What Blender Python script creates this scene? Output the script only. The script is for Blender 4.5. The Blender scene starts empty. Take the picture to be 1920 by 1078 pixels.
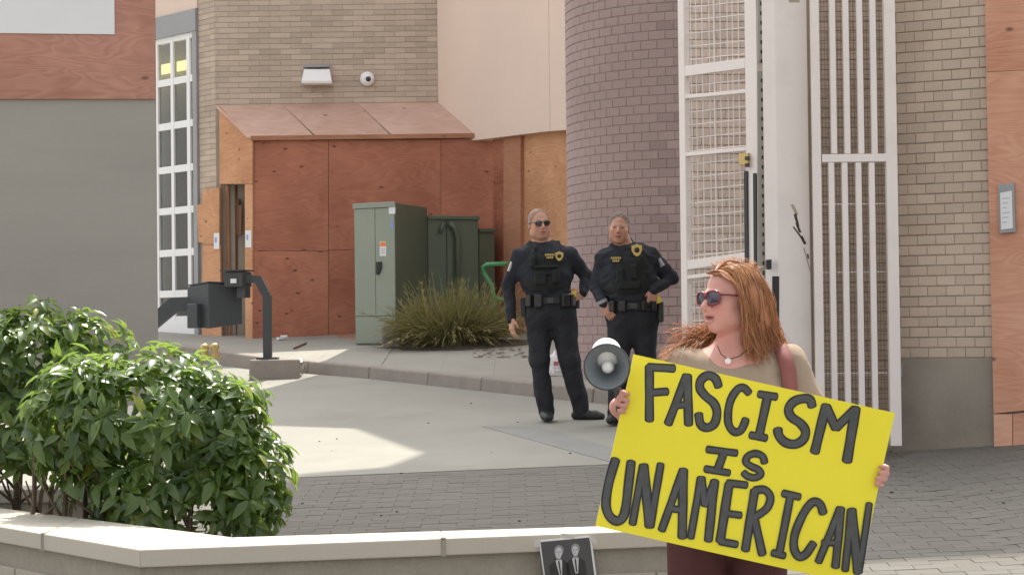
import bpy, bmesh, math, random
import numpy as np
from mathutils import Vector, Matrix
random.seed(7)
rng = np.random.default_rng(7)
scene = bpy.context.scene
COL = scene.collection
rad = math.radians

# ------------------------------------------------------------------ camera
CAM_Z = 1.8
FPX = 3600.0                      # focal length in photo pixels (1920 wide)
PITCH = math.atan((615 - 539) / FPX)
ROLL = -0.012
CAM_R = Matrix.Rotation(math.pi / 2 + PITCH, 3, 'X') @ Matrix.Rotation(ROLL, 3, 'Z')
CAM_P = Vector((0, 0, CAM_Z))
cd = bpy.data.cameras.new('camera')
cam = bpy.data.objects.new('camera', cd)
COL.objects.link(cam)
cd.sensor_fit = 'HORIZONTAL'
cd.sensor_width = 36.0
cd.lens = 36.0 * FPX / 1920
cd.clip_start = 0.1
cd.clip_end = 1000
cam.matrix_world = Matrix.Translation(CAM_P) @ CAM_R.to_4x4()
scene.camera = cam

# ------------------------------------------------------------------ light
SUN_EL = rad(60)
SUN_AZ = rad(5)                   # to the right of straight ahead (+Y)
world = bpy.data.worlds.new('World')
scene.world = world
world.use_nodes = True
wn = world.node_tree
bg = wn.nodes['Background']
sky = wn.nodes.new('ShaderNodeTexSky')
sky.sky_type = 'NISHITA'
sky.sun_disc = False
sky.sun_elevation = SUN_EL
sky.sun_rotation = SUN_AZ
sky.air_density = 1.0
sky.dust_density = 4.0
sky.ozone_density = 0.6
hs = wn.nodes.new('ShaderNodeHueSaturation')     # thin high cloud: a paler sky
hs.inputs['Saturation'].default_value = 0.12
wn.links.new(sky.outputs[0], hs.inputs['Color'])
wn.links.new(hs.outputs[0], bg.inputs['Color'])
bg.inputs['Strength'].default_value = 0.15
sd = bpy.data.lights.new('sun', 'SUN')
sd.energy = 2.5
sd.angle = rad(0.3)
sd.color = (1.0, 0.95, 0.83)
sun = bpy.data.objects.new('sun', sd)
COL.objects.link(sun)
S_DIR = Vector((math.sin(SUN_AZ) * math.cos(SUN_EL), math.cos(SUN_AZ) * math.cos(SUN_EL), math.sin(SUN_EL)))
sun.rotation_euler = S_DIR.to_track_quat('Z', 'Y').to_euler()
sun.location = (2, 20, 30)
scene.view_settings.view_transform = 'Standard'
scene.view_settings.look = 'None'
scene.view_settings.gamma = 1.0
scene.view_settings.exposure = 1.3
scene.view_settings.use_curve_mapping = False
scene.render.resolution_x = 1024
scene.render.resolution_y = 574

# ------------------------------------------------------------------ helpers
def ray(px, py):
    return CAM_R @ Vector(((px - 960) / FPX, (539 - py) / FPX, -1.0))
def pt(px, py, Y):
    """world point seen at photo pixel (px,py) standing at world depth Y"""
    d = ray(px, py)
    return CAM_P + d * (Y / d.y)
def xat(px, Y):
    return pt(px, 600, Y).x
def zat(px, py, Y):
    return pt(px, py, Y).z
def G(x, y):
    """road / plaza height"""
    xc = max(-14, min(14, x)); yc = max(-25, min(45, y))
    return 0.0614 * yc + 0.03 * xc + 0.09 * max(0.0, min(2.4, x - 2.5))
def SW(x, y):
    """raised pavement height"""
    return G(x, y) + 0.13 + 0.02 * max(0.0, min(8, y - 22))
def gpt(px, py, fn=G):
    d = ray(px, py)
    lo, hi = 2.0, 60.0
    for _ in range(50):
        m = (lo + hi) / 2
        p = CAM_P + d * (m / d.y)
        if p.z > fn(p.x, p.y): lo = m
        else: hi = m
    return CAM_P + d * (lo / d.y)

ORG = {}
def org(o):
    return ORG.get(o.name, Vector((0, 0, 0)))
def tag(o, label=None, cat=None, group=None, kind=None):
    if label: o['label'] = label
    if cat: o['category'] = cat
    if group: o['group'] = group
    if kind: o['kind'] = kind
    return o
def thing(name, label, cat, loc, group=None):
    o = bpy.data.objects.new(name, None)
    o.empty_display_size = 0.1
    COL.objects.link(o)
    o.location = loc
    ORG[o.name] = Vector(loc)
    return tag(o, label, cat, group)
def link_mesh(name, me, mat, parent=None, loc=None):
    o = bpy.data.objects.new(name, me)
    COL.objects.link(o)
    mats = mat if isinstance(mat, (list, tuple)) else [mat]
    if len(me.materials) == 0:
        for m in mats: me.materials.append(m)
    if parent is not None:
        o.parent = parent
        ORG[o.name] = org(parent)
    else:
        L = Vector(loc) if loc is not None else Vector((0, 0, 0))
        o.location = L
        ORG[o.name] = L
    return o

class MB:
    def __init__(s):
        s.v = []; s.f = []; s.mi = []; s.sm = []
    def add(s, vs, fs, mi=0, smooth=False):
        b = len(s.v)
        s.v += [tuple(v) for v in vs]
        for f in fs:
            s.f.append([b + i for i in f]); s.mi.append(mi); s.sm.append(smooth)
        return s
    def hexa(s, p, mi=0):
        """p: bottom 4 (ccw from above) then top 4"""
        return s.add(p, [(3, 2, 1, 0), (4, 5, 6, 7), (0, 1, 5, 4), (1, 2, 6, 5), (2, 3, 7, 6), (3, 0, 4, 7)], mi)
    def box(s, c, sz, M=None, mi=0):
        hx, hy, hz = sz[0] / 2, sz[1] / 2, sz[2] / 2
        p = [Vector(q) for q in ((-hx, -hy, -hz), (hx, -hy, -hz), (hx, hy, -hz), (-hx, hy, -hz), (-hx, -hy, hz), (hx, -hy, hz), (hx, hy, hz), (-hx, hy, hz))]
        if M is not None: p = [M @ q for q in p]
        c = Vector(c)
        return s.hexa([q + c for q in p], mi)
    def prism(s, poly, ex, mi=0):
        """poly: 3D polygon, ex: extrusion vector"""
        poly = [Vector(q) for q in poly]; ex = Vector(ex); n = len(poly)
        nrm = Vector((0, 0, 0))
        for i in range(n):
            a, b = poly[i], poly[(i + 1) % n]
            nrm += a.cross(b)
        if nrm.dot(ex) > 0: poly = poly[::-1]
        vs = poly + [q + ex for q in poly]
        fs = [tuple(range(n)), tuple(range(2 * n - 1, n - 1, -1))]
        for i in range(n):
            j = (i + 1) % n
            fs.append((j, i, n + i, n + j))
        return s.add(vs, fs, mi)
    def wallbox(s, A, B, z0, z1, t0, t1, mi=0):
        """box on plan line A->B between offsets t0 (front) and t1 (back) along the wall normal that points away from the camera"""
        A = Vector((A[0], A[1], 0)); B = Vector((B[0], B[1], 0)); d = (B - A).normalized()
        n = Vector((-d.y, d.x, 0))
        if n.y < 0: n = -n
        p = [A + n * t0, B + n * t0, B + n * t1, A + n * t1]
        z0a, z0b = z0 if isinstance(z0, tuple) else (z0, z0)
        z1a, z1b = z1 if isinstance(z1, tuple) else (z1, z1)
        zz0 = (z0a, z0b, z0b, z0a); zz1 = (z1a, z1b, z1b, z1a)
        return s.hexa([Vector((q.x, q.y, z)) for q, z in zip(p, zz0)] + [Vector((q.x, q.y, z)) for q, z in zip(p, zz1)], mi)
    def tube(s, pts, r, n=8, mi=0, caps=True, sq=None):
        pts = [Vector(q) for q in pts]
        m = len(pts)
        rs = r if isinstance(r, (list, tuple)) else [r] * m
        vs = []; fs = []
        up = Vector((0.13, 0.21, 0.97)).normalized()
        for i in range(m):
            t = (pts[min(i + 1, m - 1)] - pts[max(i - 1, 0)]).normalized()
            a = t.cross(up)
            if a.length < 1e-3: a = t.cross(Vector((1, 0, 0)))
            a.normalize(); b = t.cross(a)
            for k in range(n):
                an = 2 * math.pi * k / n
                vs.append(pts[i] + (a * math.cos(an) + b * math.sin(an)) * rs[i])
        for i in range(m - 1):
            for k in range(n):
                k2 = (k + 1) % n
                fs.append((i * n + k, (i + 1) * n + k, (i + 1) * n + k2, i * n + k2))
        if caps:
            fs.append(tuple(range(n)))
            fs.append(tuple((m - 1) * n + k for k in range(n - 1, -1, -1)))
        return s.add(vs, fs, mi, True)
    def lathe(s, prof, M, n=24, mi=0):
        """prof: (r,h) list, revolved about local z of matrix M"""
        vs = []; fs = []
        for (r, h) in prof:
            for k in range(n):
                a = 2 * math.pi * k / n
                vs.append(M @ Vector((r * math.cos(a), r * math.sin(a), h)))
        for i in range(len(prof) - 1):
            for k in range(n):
                k2 = (k + 1) % n
                fs.append((i * n + k, i * n + k2, (i + 1) * n + k2, (i + 1) * n + k))
        return s.add(vs, fs, mi, True)
    def build(s, name, mat, parent=None, loc=None, bevel=0, label=None, cat=None, group=None, kind=None):
        if parent is None and loc is None:
            a = np.array(s.v); lo = a.min(0); hi = a.max(0)
            loc = ((lo[0] + hi[0]) / 2, (lo[1] + hi[1]) / 2, lo[2])
        o0 = org(parent) if parent is not None else Vector(loc)
        me = bpy.data.meshes.new(name)
        me.from_pydata([(v[0] - o0.x, v[1] - o0.y, v[2] - o0.z) for v in s.v], [], s.f)
        me.polygons.foreach_set('material_index', s.mi)
        me.polygons.foreach_set('use_smooth', s.sm)
        me.update()
        o = link_mesh(name, me, mat, parent, loc)
        if bevel:
            b = o.modifiers.new('bevel', 'BEVEL'); b.width = bevel; b.segments = 2; b.limit_method = 'ANGLE'
        return tag(o, label, cat, group, kind)

# ------------------------------------------------------------------ materials
def srgb(r, g, b):
    f = lambda c: ((c / 255) / 12.92) if c / 255 <= 0.04045 else (((c / 255) + 0.055) / 1.055) ** 2.4
    return (f(r), f(g), f(b), 1)
def nd(nt, typ, **kw):
    n = nt.nodes.new(typ)
    for k, v in kw.items():
        if k in n.inputs: n.inputs[k].default_value = v
        else: setattr(n, k, v)
    return n
def mathn(nt, op, a, b=None, clamp=False):
    n = nt.nodes.new('ShaderNodeMath'); n.operation = op; n.use_clamp = clamp
    for i, x in enumerate((a, b)):
        if x is None: continue
        if isinstance(x, (int, float)): n.inputs[i].default_value = x
        else: nt.links.new(x, n.inputs[i])
    return n.outputs[0]
def mixc(nt, fac, a, b, blend='MIX'):
    n = nt.nodes.new('ShaderNodeMix'); n.data_type = 'RGBA'; n.blend_type = blend
    for i, x in ((0, fac), (6, a), (7, b)):
        if isinstance(x, (int, float)): n.inputs[i].default_value = x
        elif isinstance(x, (tuple, list)): n.inputs[i].default_value = x if len(x) == 4 else (*x, 1)
        else: nt.links.new(x, n.inputs[i])
    return n.outputs[2]
def ramp(nt, fac, stops):
    n = nt.nodes.new('ShaderNodeValToRGB')
    el = n.color_ramp.elements
    while len(el) < len(stops): el.new(0.5)
    for e, (p, c) in zip(el, stops):
        e.position = p; e.color = c if isinstance(c, (tuple, list)) else (c, c, c, 1)
    nt.links.new(fac, n.inputs[0])
    return n.outputs[0]
def base(name):
    m = bpy.data.materials.new(name); m.use_nodes = True
    nt = m.node_tree; b = nt.nodes['Principled BSDF']
    return m, nt, b
def wpos(nt, scale=(1, 1, 1), rot=(0, 0, 0)):
    g = nt.nodes.new('ShaderNodeNewGeometry')
    mp = nt.nodes.new('ShaderNodeMapping')
    mp.inputs['Scale'].default_value = scale; mp.inputs['Rotation'].default_value = rot
    nt.links.new(g.outputs['Position'], mp.inputs[0])
    return mp.outputs[0]
def noise(nt, vec, scale, detail=4, rough=0.55, dist=0.0):
    n = nd(nt, 'ShaderNodeTexNoise', Scale=scale, Detail=detail, Roughness=rough, Distortion=dist)
    nt.links.new(vec, n.inputs['Vector'])
    return n.outputs['Fac']
def bump(nt, b, h, strength=0.3, dist=0.01):
    n = nd(nt, 'ShaderNodeBump', Strength=strength, Distance=dist)
    nt.links.new(h, n.inputs['Height']); nt.links.new(n.outputs[0], b.inputs['Normal'])
def mk(name, col, rough=0.6, var=0.2, vscale=3.0, fine=0.15, fscale=60, bmp=0.15, bdist=0.004, rnd=0.0, metal=0.0, spec=0.4, stain=None, stretch=(1, 1, 1), spots=None, crease=None):
    """general worn surface: base colour, broad blotches, fine grain, per-object variation"""
    m, nt, b = base(name)
    c = col if len(col) == 4 else (*col, 1)
    p = wpos(nt, stretch)
    n1 = noise(nt, p, vscale, 5); n2 = noise(nt, p, fscale, 3)
    k = mathn(nt, 'ADD', mathn(nt, 'MULTIPLY', mathn(nt, 'SUBTRACT', n1, 0.5), 2.2 * var),
              mathn(nt, 'MULTIPLY', mathn(nt, 'SUBTRACT', n2, 0.5), 2 * fine))
    if rnd:
        oi = nt.nodes.new('ShaderNodeObjectInfo')
        k = mathn(nt, 'ADD', k, mathn(nt, 'MULTIPLY', mathn(nt, 'SUBTRACT', oi.outputs['Random'], 0.5), 2 * rnd))
    k = mathn(nt, 'ADD', k, 1.0)
    vm = nt.nodes.new('ShaderNodeVectorMath'); vm.operation = 'SCALE'
    vm.inputs[0].default_value = c[:3]; nt.links.new(k, vm.inputs['Scale'])
    out = vm.outputs[0]
    if stain:
        sc, amt, scol = stain
        s = ramp(nt, noise(nt, p, sc, 6, 0.65), [(0.52, 0.0), (0.68, 1.0)])
        out = mixc(nt, mathn(nt, 'MULTIPLY', s, amt), out, scol)
    if spots:                                     # trodden gum and oil drips
        sc, rad_, scol = spots
        vo = nd(nt, 'ShaderNodeTexVoronoi', Scale=sc); nt.links.new(p, vo.inputs['Vector'])
        jag = mathn(nt, 'ADD', vo.outputs['Distance'], mathn(nt, 'MULTIPLY', mathn(nt, 'SUBTRACT', n2, 0.5), 0.05))
        sm_ = ramp(nt, jag, [(rad_ * 0.6, 0.6), (rad_, 0.0)])
        out = mixc(nt, sm_, out, scol)
    nt.links.new(out, b.inputs['Base Color'])
    b.inputs['Roughness'].default_value = rough
    b.inputs['Metallic'].default_value = metal
    b.inputs['Specular IOR Level'].default_value = spec
    if crease:                                    # cloth creases
        cs_, st_, di_ = crease
        hgt = mathn(nt, 'ABSOLUTE', mathn(nt, 'SUBTRACT', noise(nt, p, cs_, 2, 0.5, 1.2), 0.5))
        bump(nt, b, mathn(nt, 'ADD', hgt, mathn(nt, 'MULTIPLY', n2, 0.04)), st_, di_)
    elif bmp: bump(nt, b, n2, bmp, bdist)
    return m
def plywood(name, c_lo, c_hi, ang=0.0, rnd=0.12, knots=1.0, sc=1.0):
    """rotary-cut veneer: wandering horizontal grain, knots and plugs"""
    m, nt, b = base(name)
    p = wpos(nt, (1, 1, 1), (0, 0, ang))
    oi = nt.nodes.new('ShaderNodeObjectInfo')
    off = nt.nodes.new('ShaderNodeCombineXYZ')
    nt.links.new(mathn(nt, 'MULTIPLY', oi.outputs['Random'], 31.0), off.inputs[0])
    nt.links.new(mathn(nt, 'MULTIPLY', oi.outputs['Random'], 17.0), off.inputs[2])
    av = nt.nodes.new('ShaderNodeVectorMath'); av.operation = 'ADD'
    nt.links.new(p, av.inputs[0]); nt.links.new(off.outputs[0], av.inputs[1])
    mp = nt.nodes.new('ShaderNodeMapping'); mp.inputs['Scale'].default_value = (0.9 * sc, 0.9 * sc, 6.0 * sc)
    nt.links.new(av.outputs[0], mp.inputs[0])
    warp = noise(nt, mp.outputs[0], 0.55, 2, 0.4, 0.8)
    rings = mathn(nt, 'FRACT', mathn(nt, 'MULTIPLY', warp, 14.0))
    rings = ramp(nt, rings, [(0.0, 0.35), (0.55, 0.62), (0.86, 0.25), (1.0, 0.35)])
    mp2 = nt.nodes.new('ShaderNodeMapping'); mp2.inputs['Scale'].default_value = (3, 3, 90)
    nt.links.new(av.outputs[0], mp2.inputs[0])
    fib = noise(nt, mp2.outputs[0], 2.0, 3)
    blot = noise(nt, av.outputs[0], 1.3, 4)
    fac = mathn(nt, 'ADD', mathn(nt, 'MULTIPLY', mathn(nt, 'SUBTRACT', rings, 0.1), 0.7), mathn(nt, 'MULTIPLY', fib, 0.45))
    fac = mathn(nt, 'ADD', fac, mathn(nt, 'MULTIPLY', mathn(nt, 'SUBTRACT', blot, 0.5), 1.3))
    fac = mathn(nt, 'ADD', fac, mathn(nt, 'MULTIPLY', mathn(nt, 'SUBTRACT', oi.outputs['Random'], 0.5), rnd * 3), clamp=True)
    col = mixc(nt, fac, c_lo, c_hi)
    mp3 = nt.nodes.new('ShaderNodeMapping'); mp3.inputs['Scale'].default_value = (1.6, 1.6, 3.2)
    nt.links.new(av.outputs[0], mp3.inputs[0])
    vo = nd(nt, 'ShaderNodeTexVoronoi', Scale=1.9); nt.links.new(mp3.outputs[0], vo.inputs['Vector'])
    kn = ramp(nt, vo.outputs['Distance'], [(0.05, 1.0), (0.12, 0.0)])
    col = mixc(nt, mathn(nt, 'MULTIPLY', kn, 0.72 * knots), col, (0.05, 0.02, 0.012, 1))
    nt.links.new(col, b.inputs['Base Color'])
    b.inputs['Roughness'].default_value = 0.75
    b.inputs['Specular IOR Level'].default_value = 0.25
    bump(nt, b, fib, 0.12, 0.003)
    return m
def plain(name, col, rough=0.5, metal=0.0, spec=0.5, emit=None):
    m, nt, b = base(name)
    b.inputs['Base Color'].default_value = col if len(col) == 4 else (*col, 1)
    b.inputs['Roughness'].default_value = rough; b.inputs['Metallic'].default_value = metal
    b.inputs['Specular IOR Level'].default_value = spec
    if emit:
        b.inputs['Emission Color'].default_value = (*emit[0], 1); b.inputs['Emission Strength'].default_value = emit[1]
    return m
def attr_mat(name, rough=0.5, spec=0.4, sss=0.0, attr='Col', bmp=0.0, fscale=120):
    m, nt, b = base(name)
    a = nt.nodes.new('ShaderNodeAttribute'); a.attribute_name = attr
    nt.links.new(a.outputs['Color'], b.inputs['Base Color'])
    b.inputs['Roughness'].default_value = rough; b.inputs['Specular IOR Level'].default_value = spec
    if sss:
        b.inputs['Subsurface Weight'].default_value = sss
        b.inputs['Subsurface Radius'].default_value = (0.01, 0.004, 0.002)
        b.inputs['Subsurface Scale'].default_value = 0.6
    if bmp: bump(nt, b, noise(nt, wpos(nt), fscale, 3), bmp, 0.002)
    return m

M = {}
M['tan_brick'] = mk('tan_brick', (0.47, 0.375, 0.30), 0.85, 0.22, 0.9, 0.14, 90, 0.35, 0.004, rnd=0.13)
M['buff_brick'] = mk('buff_brick', (0.49, 0.39, 0.31), 0.85, 0.2, 0.9, 0.14, 90, 0.35, 0.004, rnd=0.075)
M['lit_pink_brick'] = mk('lit_pink_brick', (0.62, 0.51, 0.44), 0.85, 0.10, 1.2, 0.14, 90, 0.35, 0.004, rnd=0.10)  # pale pier brick: the stronger light on it is put into the colour
M['tan_mortar'] = mk('tan_mortar', (0.36, 0.30, 0.24), 0.95, 0.15, 4, 0.2, 80)
M['purple_brick'] = mk('purple_brick', (0.335, 0.243, 0.228), 0.8, 0.22, 0.9, 0.14, 90, 0.35, 0.004, rnd=0.14)
M['purple_mortar'] = mk('purple_mortar', (0.29, 0.222, 0.215), 0.95, 0.15, 4, 0.2, 80)
M['cream'] = mk('cream_render', (0.72, 0.565, 0.475), 0.8, 0.07, 0.8, 0.05, 60, 0.1, stain=(1.1, 0.25, (0.66, 0.56, 0.47, 1)))
M['ply_red'] = plywood('plywood_red', (0.235, 0.078, 0.045, 1), (0.50, 0.205, 0.13, 1), sc=1.4)
M['ply_orange'] = plywood('plywood_orange', (0.40, 0.17, 0.08, 1), (0.70, 0.40, 0.23, 1), sc=1.5)
M['ply_right'] = plywood('plywood_salmon', (0.46, 0.20, 0.122, 1), (0.74, 0.44, 0.31, 1), sc=1.7)
M['ply_left'] = plywood('plywood_rose', (0.29, 0.125, 0.088, 1), (0.57, 0.31, 0.235, 1), sc=1.8)
M['ply_roof'] = plywood('plywood_roof', (0.43, 0.265, 0.20, 1), (0.62, 0.43, 0.35, 1))
M['lumber'] = plywood('lumber', (0.32, 0.14, 0.08, 1), (0.50, 0.25, 0.15, 1), knots=0.5)
M['grey_paint'] = mk('grey_painted_plywood', (0.325, 0.303, 0.272), 0.7, 0.11, 1.5, 0.06, 70, 0.15, stretch=(0.4, 0.4, 2.0), stain=(1.2, 0.22, (0.37, 0.35, 0.305, 1)))
M['concrete_plinth'] = mk('plinth_concrete', (0.27, 0.235, 0.195), 0.9, 0.34, 2.2, 0.12, 60, 0.25, stain=(2.2, 0.35, (0.28, 0.25, 0.215, 1)))
M['drive'] = mk('drive_concrete', (0.258, 0.248, 0.215), 0.9, 0.2, 0.7, 0.10, 70, 0.25, stain=(0.9, 0.4, (0.205, 0.198, 0.172, 1)), spots=(1.7, 0.045, (0.12, 0.115, 0.10, 1)))
M['sidewalk'] = mk('sidewalk_concrete', (0.28, 0.265, 0.23), 0.9, 0.14, 1.1, 0.10, 70, 0.25, stain=(1.7, 0.45, (0.21, 0.193, 0.165, 1)), spots=(2.2, 0.05, (0.13, 0.12, 0.105, 1)))
M['kerb'] = mk('kerb_concrete', (0.27, 0.235, 0.205), 0.9, 0.25, 3.0, 0.15, 50, 0.4, stain=(3.0, 0.45, (0.17, 0.135, 0.12, 1)))
M['patch'] = mk('dark_concrete', (0.225, 0.22, 0.205), 0.9, 0.12, 2, 0.12, 70, 0.3)
M['ground'] = mk('ground', (0.22, 0.21, 0.185), 0.95, 0.2, 1.0, 0.2, 40)
M['paver_bed'] = mk('paver_bed', (0.14, 0.13, 0.113), 0.95, 0.2, 2.0, 0.2, 60)
M['cap'] = mk('wall_cap', (0.46, 0.42, 0.355), 0.8, 0.08, 1.5, 0.06, 60, 0.15, stain=(2.5, 0.2, (0.40, 0.36, 0.30, 1)))
M['block'] = mk('wall_block', (0.40, 0.36, 0.30), 0.9, 0.14, 2.5, 0.16, 50, 0.5, 0.006, rnd=0.06)
M['white_metal'] = mk('white_painted_metal', (0.76, 0.69, 0.655), 0.45, 0.05, 1.4, 0.03, 60, 0.04, stain=(3.5, 0.18, (0.52, 0.46, 0.41, 1)))
M['white_frame'] = mk('white_window_frame', (0.80, 0.79, 0.79), 0.4, 0.04, 2, 0.02, 60, 0.0)
M['grey_metal'] = mk('grey_metal', (0.30, 0.30, 0.31), 0.5, 0.08, 3, 0.05, 60, 0.05)
M['channel'] = mk('galvanised_channel', (0.36, 0.34, 0.31), 0.5, 0.15, 4, 0.1, 60, 0.05, metal=0.3)
M['black_rubber'] = plain('black_rubber', (0.018, 0.018, 0.02), 0.6)
M['dark_steel'] = mk('dark_steel', (0.052, 0.056, 0.060), 0.5, 0.12, 4, 0.08, 60, 0.05)
M['glass'] = plain('window_glass', (0.17, 0.165, 0.16), 0.12, spec=0.6)
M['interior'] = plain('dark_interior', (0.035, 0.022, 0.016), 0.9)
M['brown_board'] = mk('brown_board', (0.17, 0.085, 0.05), 0.8, 0.15, 3, 0.1, 60, stretch=(1, 1, 0.2))
M['cab_light'] = mk('cabinet_pale_green', (0.27, 0.30, 0.245), 0.45, 0.08, 1.5, 0.04, 60, 0.05)
M['cab_dark'] = mk('cabinet_green', (0.10, 0.125, 0.088), 0.45, 0.1, 1.5, 0.06, 60, 0.05)
M['green_pipe'] = plain('green_pipe', (0.06, 0.26, 0.10), 0.4)
M['white_plastic'] = mk('white_plastic', (0.78, 0.76, 0.75), 0.4, 0.04, 3, 0.02, 60, 0)
M['brass'] = plain('brass', (0.52, 0.38, 0.16), 0.4, metal=0.7)
M['paper'] = mk('paper', (0.72, 0.72, 0.73), 0.7, 0.03, 6, 0.02, 90, 0)
M['ink'] = plain('ink', (0.03, 0.03, 0.035), 0.7)
M['grey_ink'] = plain('grey_ink', (0.38, 0.38, 0.40), 0.7)
M['photo_dark'] = plain('photo_dark', (0.07, 0.07, 0.074), 0.35)
M['photo_pale'] = plain('photo_pale', (0.52, 0.52, 0.54), 0.35)
M['photo_mid'] = plain('photo_mid', (0.25, 0.25, 0.265), 0.35)
M['tape'] = plain('clear_tape', (0.52, 0.50, 0.47), 0.25)
M['orange'] = plain('orange_label', (0.75, 0.22, 0.05), 0.5)
M['blue_label'] = plain('blue_label', (0.22, 0.30, 0.55), 0.5)
M['yellow'] = mk('yellow_board', (0.84, 0.73, 0.032), 0.5, 0.04, 4, 0.015, 60, 0.03)
M['paint_black'] = plain('black_paint', (0.016, 0.017, 0.02), 0.6)
M['paint_grey'] = mk('charcoal_paint', (0.075, 0.078, 0.078), 0.55, 0.4, 28, 0.1, 60, 0.1)
M['soil'] = mk('soil', (0.10, 0.075, 0.055), 1.0, 0.3, 6, 0.4, 40, 0.8, 0.02)
M['bark'] = mk('bark', (0.12, 0.085, 0.06), 0.9, 0.3, 8, 0.3, 60, 0.6)
M['gold'] = plain('gold_patch', (0.56, 0.40, 0.12), 0.5)
M['white_cloth'] = plain('white_patch', (0.6, 0.58, 0.54), 0.7)
M['bag_white'] = mk('bag_white', (0.75, 0.73, 0.73), 0.5, 0.08, 8, 0.05, 40, 0.2)
M['bag_red'] = plain('bag_red', (0.45, 0.12, 0.12), 0.5)
def leaf_mat(name, c0, c1, trans=0.35, rough=0.28, spec=0.6, tcol=(0.30, 0.50, 0.05, 1)):
    m, nt, b = base(name)
    oi = nt.nodes.new('ShaderNodeObjectInfo')
    at = nt.nodes.new('ShaderNodeAttribute'); at.attribute_name = 'rnd'
    r = mathn(nt, 'FRACT', mathn(nt, 'ADD', oi.outputs['Random'], at.outputs['Fac']))
    col = mixc(nt, r, c0, c1)
    col = mixc(nt, ramp(nt, r, [(0.965, 0.0), (0.985, 1.0)]), col, (0.30, 0.30, 0.05, 1))
    nt.links.new(col, b.inputs['Base Color'])
    b.inputs['Roughness'].default_value = rough; b.inputs['Specular IOR Level'].default_value = spec
    tr = nt.nodes.new('ShaderNodeBsdfTranslucent')
    nt.links.new(mixc(nt, 0.5, col, tcol), tr.inputs['Color'])
    mx = nt.nodes.new('ShaderNodeMixShader'); mx.inputs[0].default_value = trans
    nt.links.new(b.outputs[0], mx.inputs[1]); nt.links.new(tr.outputs[0], mx.inputs[2])
    nt.links.new(mx.outputs[0], nt.nodes['Material Output'].inputs['Surface'])
    return m
M['leaf'] = leaf_mat('glossy_leaf', (0.045, 0.09, 0.030, 1), (0.16, 0.235, 0.06, 1), 0.46, 0.24, 0.6, (0.42, 0.60, 0.10, 1))
M['frond'] = leaf_mat('frond', (0.14, 0.15, 0.055, 1), (0.36, 0.29, 0.14, 1), 0.25, 0.6, 0.3, (0.3, 0.3, 0.08, 1))
# ================================================================== STRUCTURE
class Plane:
    """vertical plane through plan points A -> B (A is left in the picture)"""
    def __init__(s, A, B):
        s.A = Vector((A[0], A[1], 0)); s.B = Vector((B[0], B[1], 0))
        s.d = (s.B - s.A).normalized(); s.n = Vector((-s.d.y, s.d.x, 0))
        if s.n.y < 0: s.n = -s.n
    def px(s, x, y, off=0.0):
        r = ray(x, y); P0 = s.A + s.n * off
        t = (P0 - CAM_P).dot(s.n) / r.dot(s.n)
        return CAM_P + r * t
    def s_of(s, p):
        return (Vector((p.x, p.y, 0)) - s.A).dot(s.d)
    def at(s, u, off=0.0):
        return s.A + s.d * u + s.n * off
def sheet(name, poly_px, pl, mat, parent, off=0.0, t=0.018, bevel=0, **kw):
    mb = MB()
    mb.prism([pl.px(x, y, off) for x, y in poly_px], pl.n * t)
    return mb.build(name, mat, parent, bevel=bevel, **kw)

def brick_mesh(name, L, H, D):
    c = 0.0035
    hx, hz = L / 2, H / 2
    v = [(-hx, 0, -hz), (hx, 0, -hz), (hx, 0, hz), (-hx, 0, hz),
         (-hx, -D + c, -hz), (hx, -D + c, -hz), (hx, -D + c, hz), (-hx, -D + c, hz),
         (-hx + c, -D, -hz + c), (hx - c, -D, -hz + c), (hx - c, -D, hz - c), (-hx + c, -D, hz - c)]
    f = [(8, 9, 10, 11)]
    for a, b in ((0, 1), (1, 2), (2, 3), (3, 0)):
        f.append((a, b, b + 4, a + 4)); f.append((a + 4, b + 4, b + 8, a + 8))
    me = bpy.data.meshes.new(name); me.from_pydata(v, [], f); me.update()
    return me
def lay_bricks(root, places, L, H, D, mat, limit=295):
    """places: (location, rotz, length). The ones that show largest become brick objects, any rest one joined part"""
    full = brick_mesh('brick', L, H, D); full.materials.append(mat)
    inv = CAM_R.transposed()
    def score(pl):
        q = inv @ (pl[0] - CAM_P)
        x = 960 + FPX * q.x / -q.z; y = 539 - FPX * q.y / -q.z
        inside = -60 < x < 1980 and -40 < y < 1120
        return (0 if inside else 1, -pl[2] / -q.z)
    places = sorted(places, key=score)
    o0 = org(root)
    for p, rz, ln in places[:limit]:
        o = bpy.data.objects.new('brick', full); COL.objects.link(o)
        o.parent = root; o.location = p - o0; 
        o.rotation_euler = (random.gauss(0, 0.004), random.gauss(0, 0.004), rz + random.gauss(0, 0.004))
        o.scale = (ln / L, 1 + random.uniform(-0.25, 0.25), 1)
    if len(places) > limit:
        mb = MB()
        bv = [v.co.copy() for v in full.vertices]; bf = [tuple(f.vertices) for f in full.polygons]
        for p, rz, ln in places[limit:]:
            R = Matrix.Rotation(rz, 3, 'Z')
            mb.add([R @ Vector((v.x * ln / L, v.y, v.z)) + p for v in bv], bf)
        mb.build('brick_courses', mat, root, kind='stuff')
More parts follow.
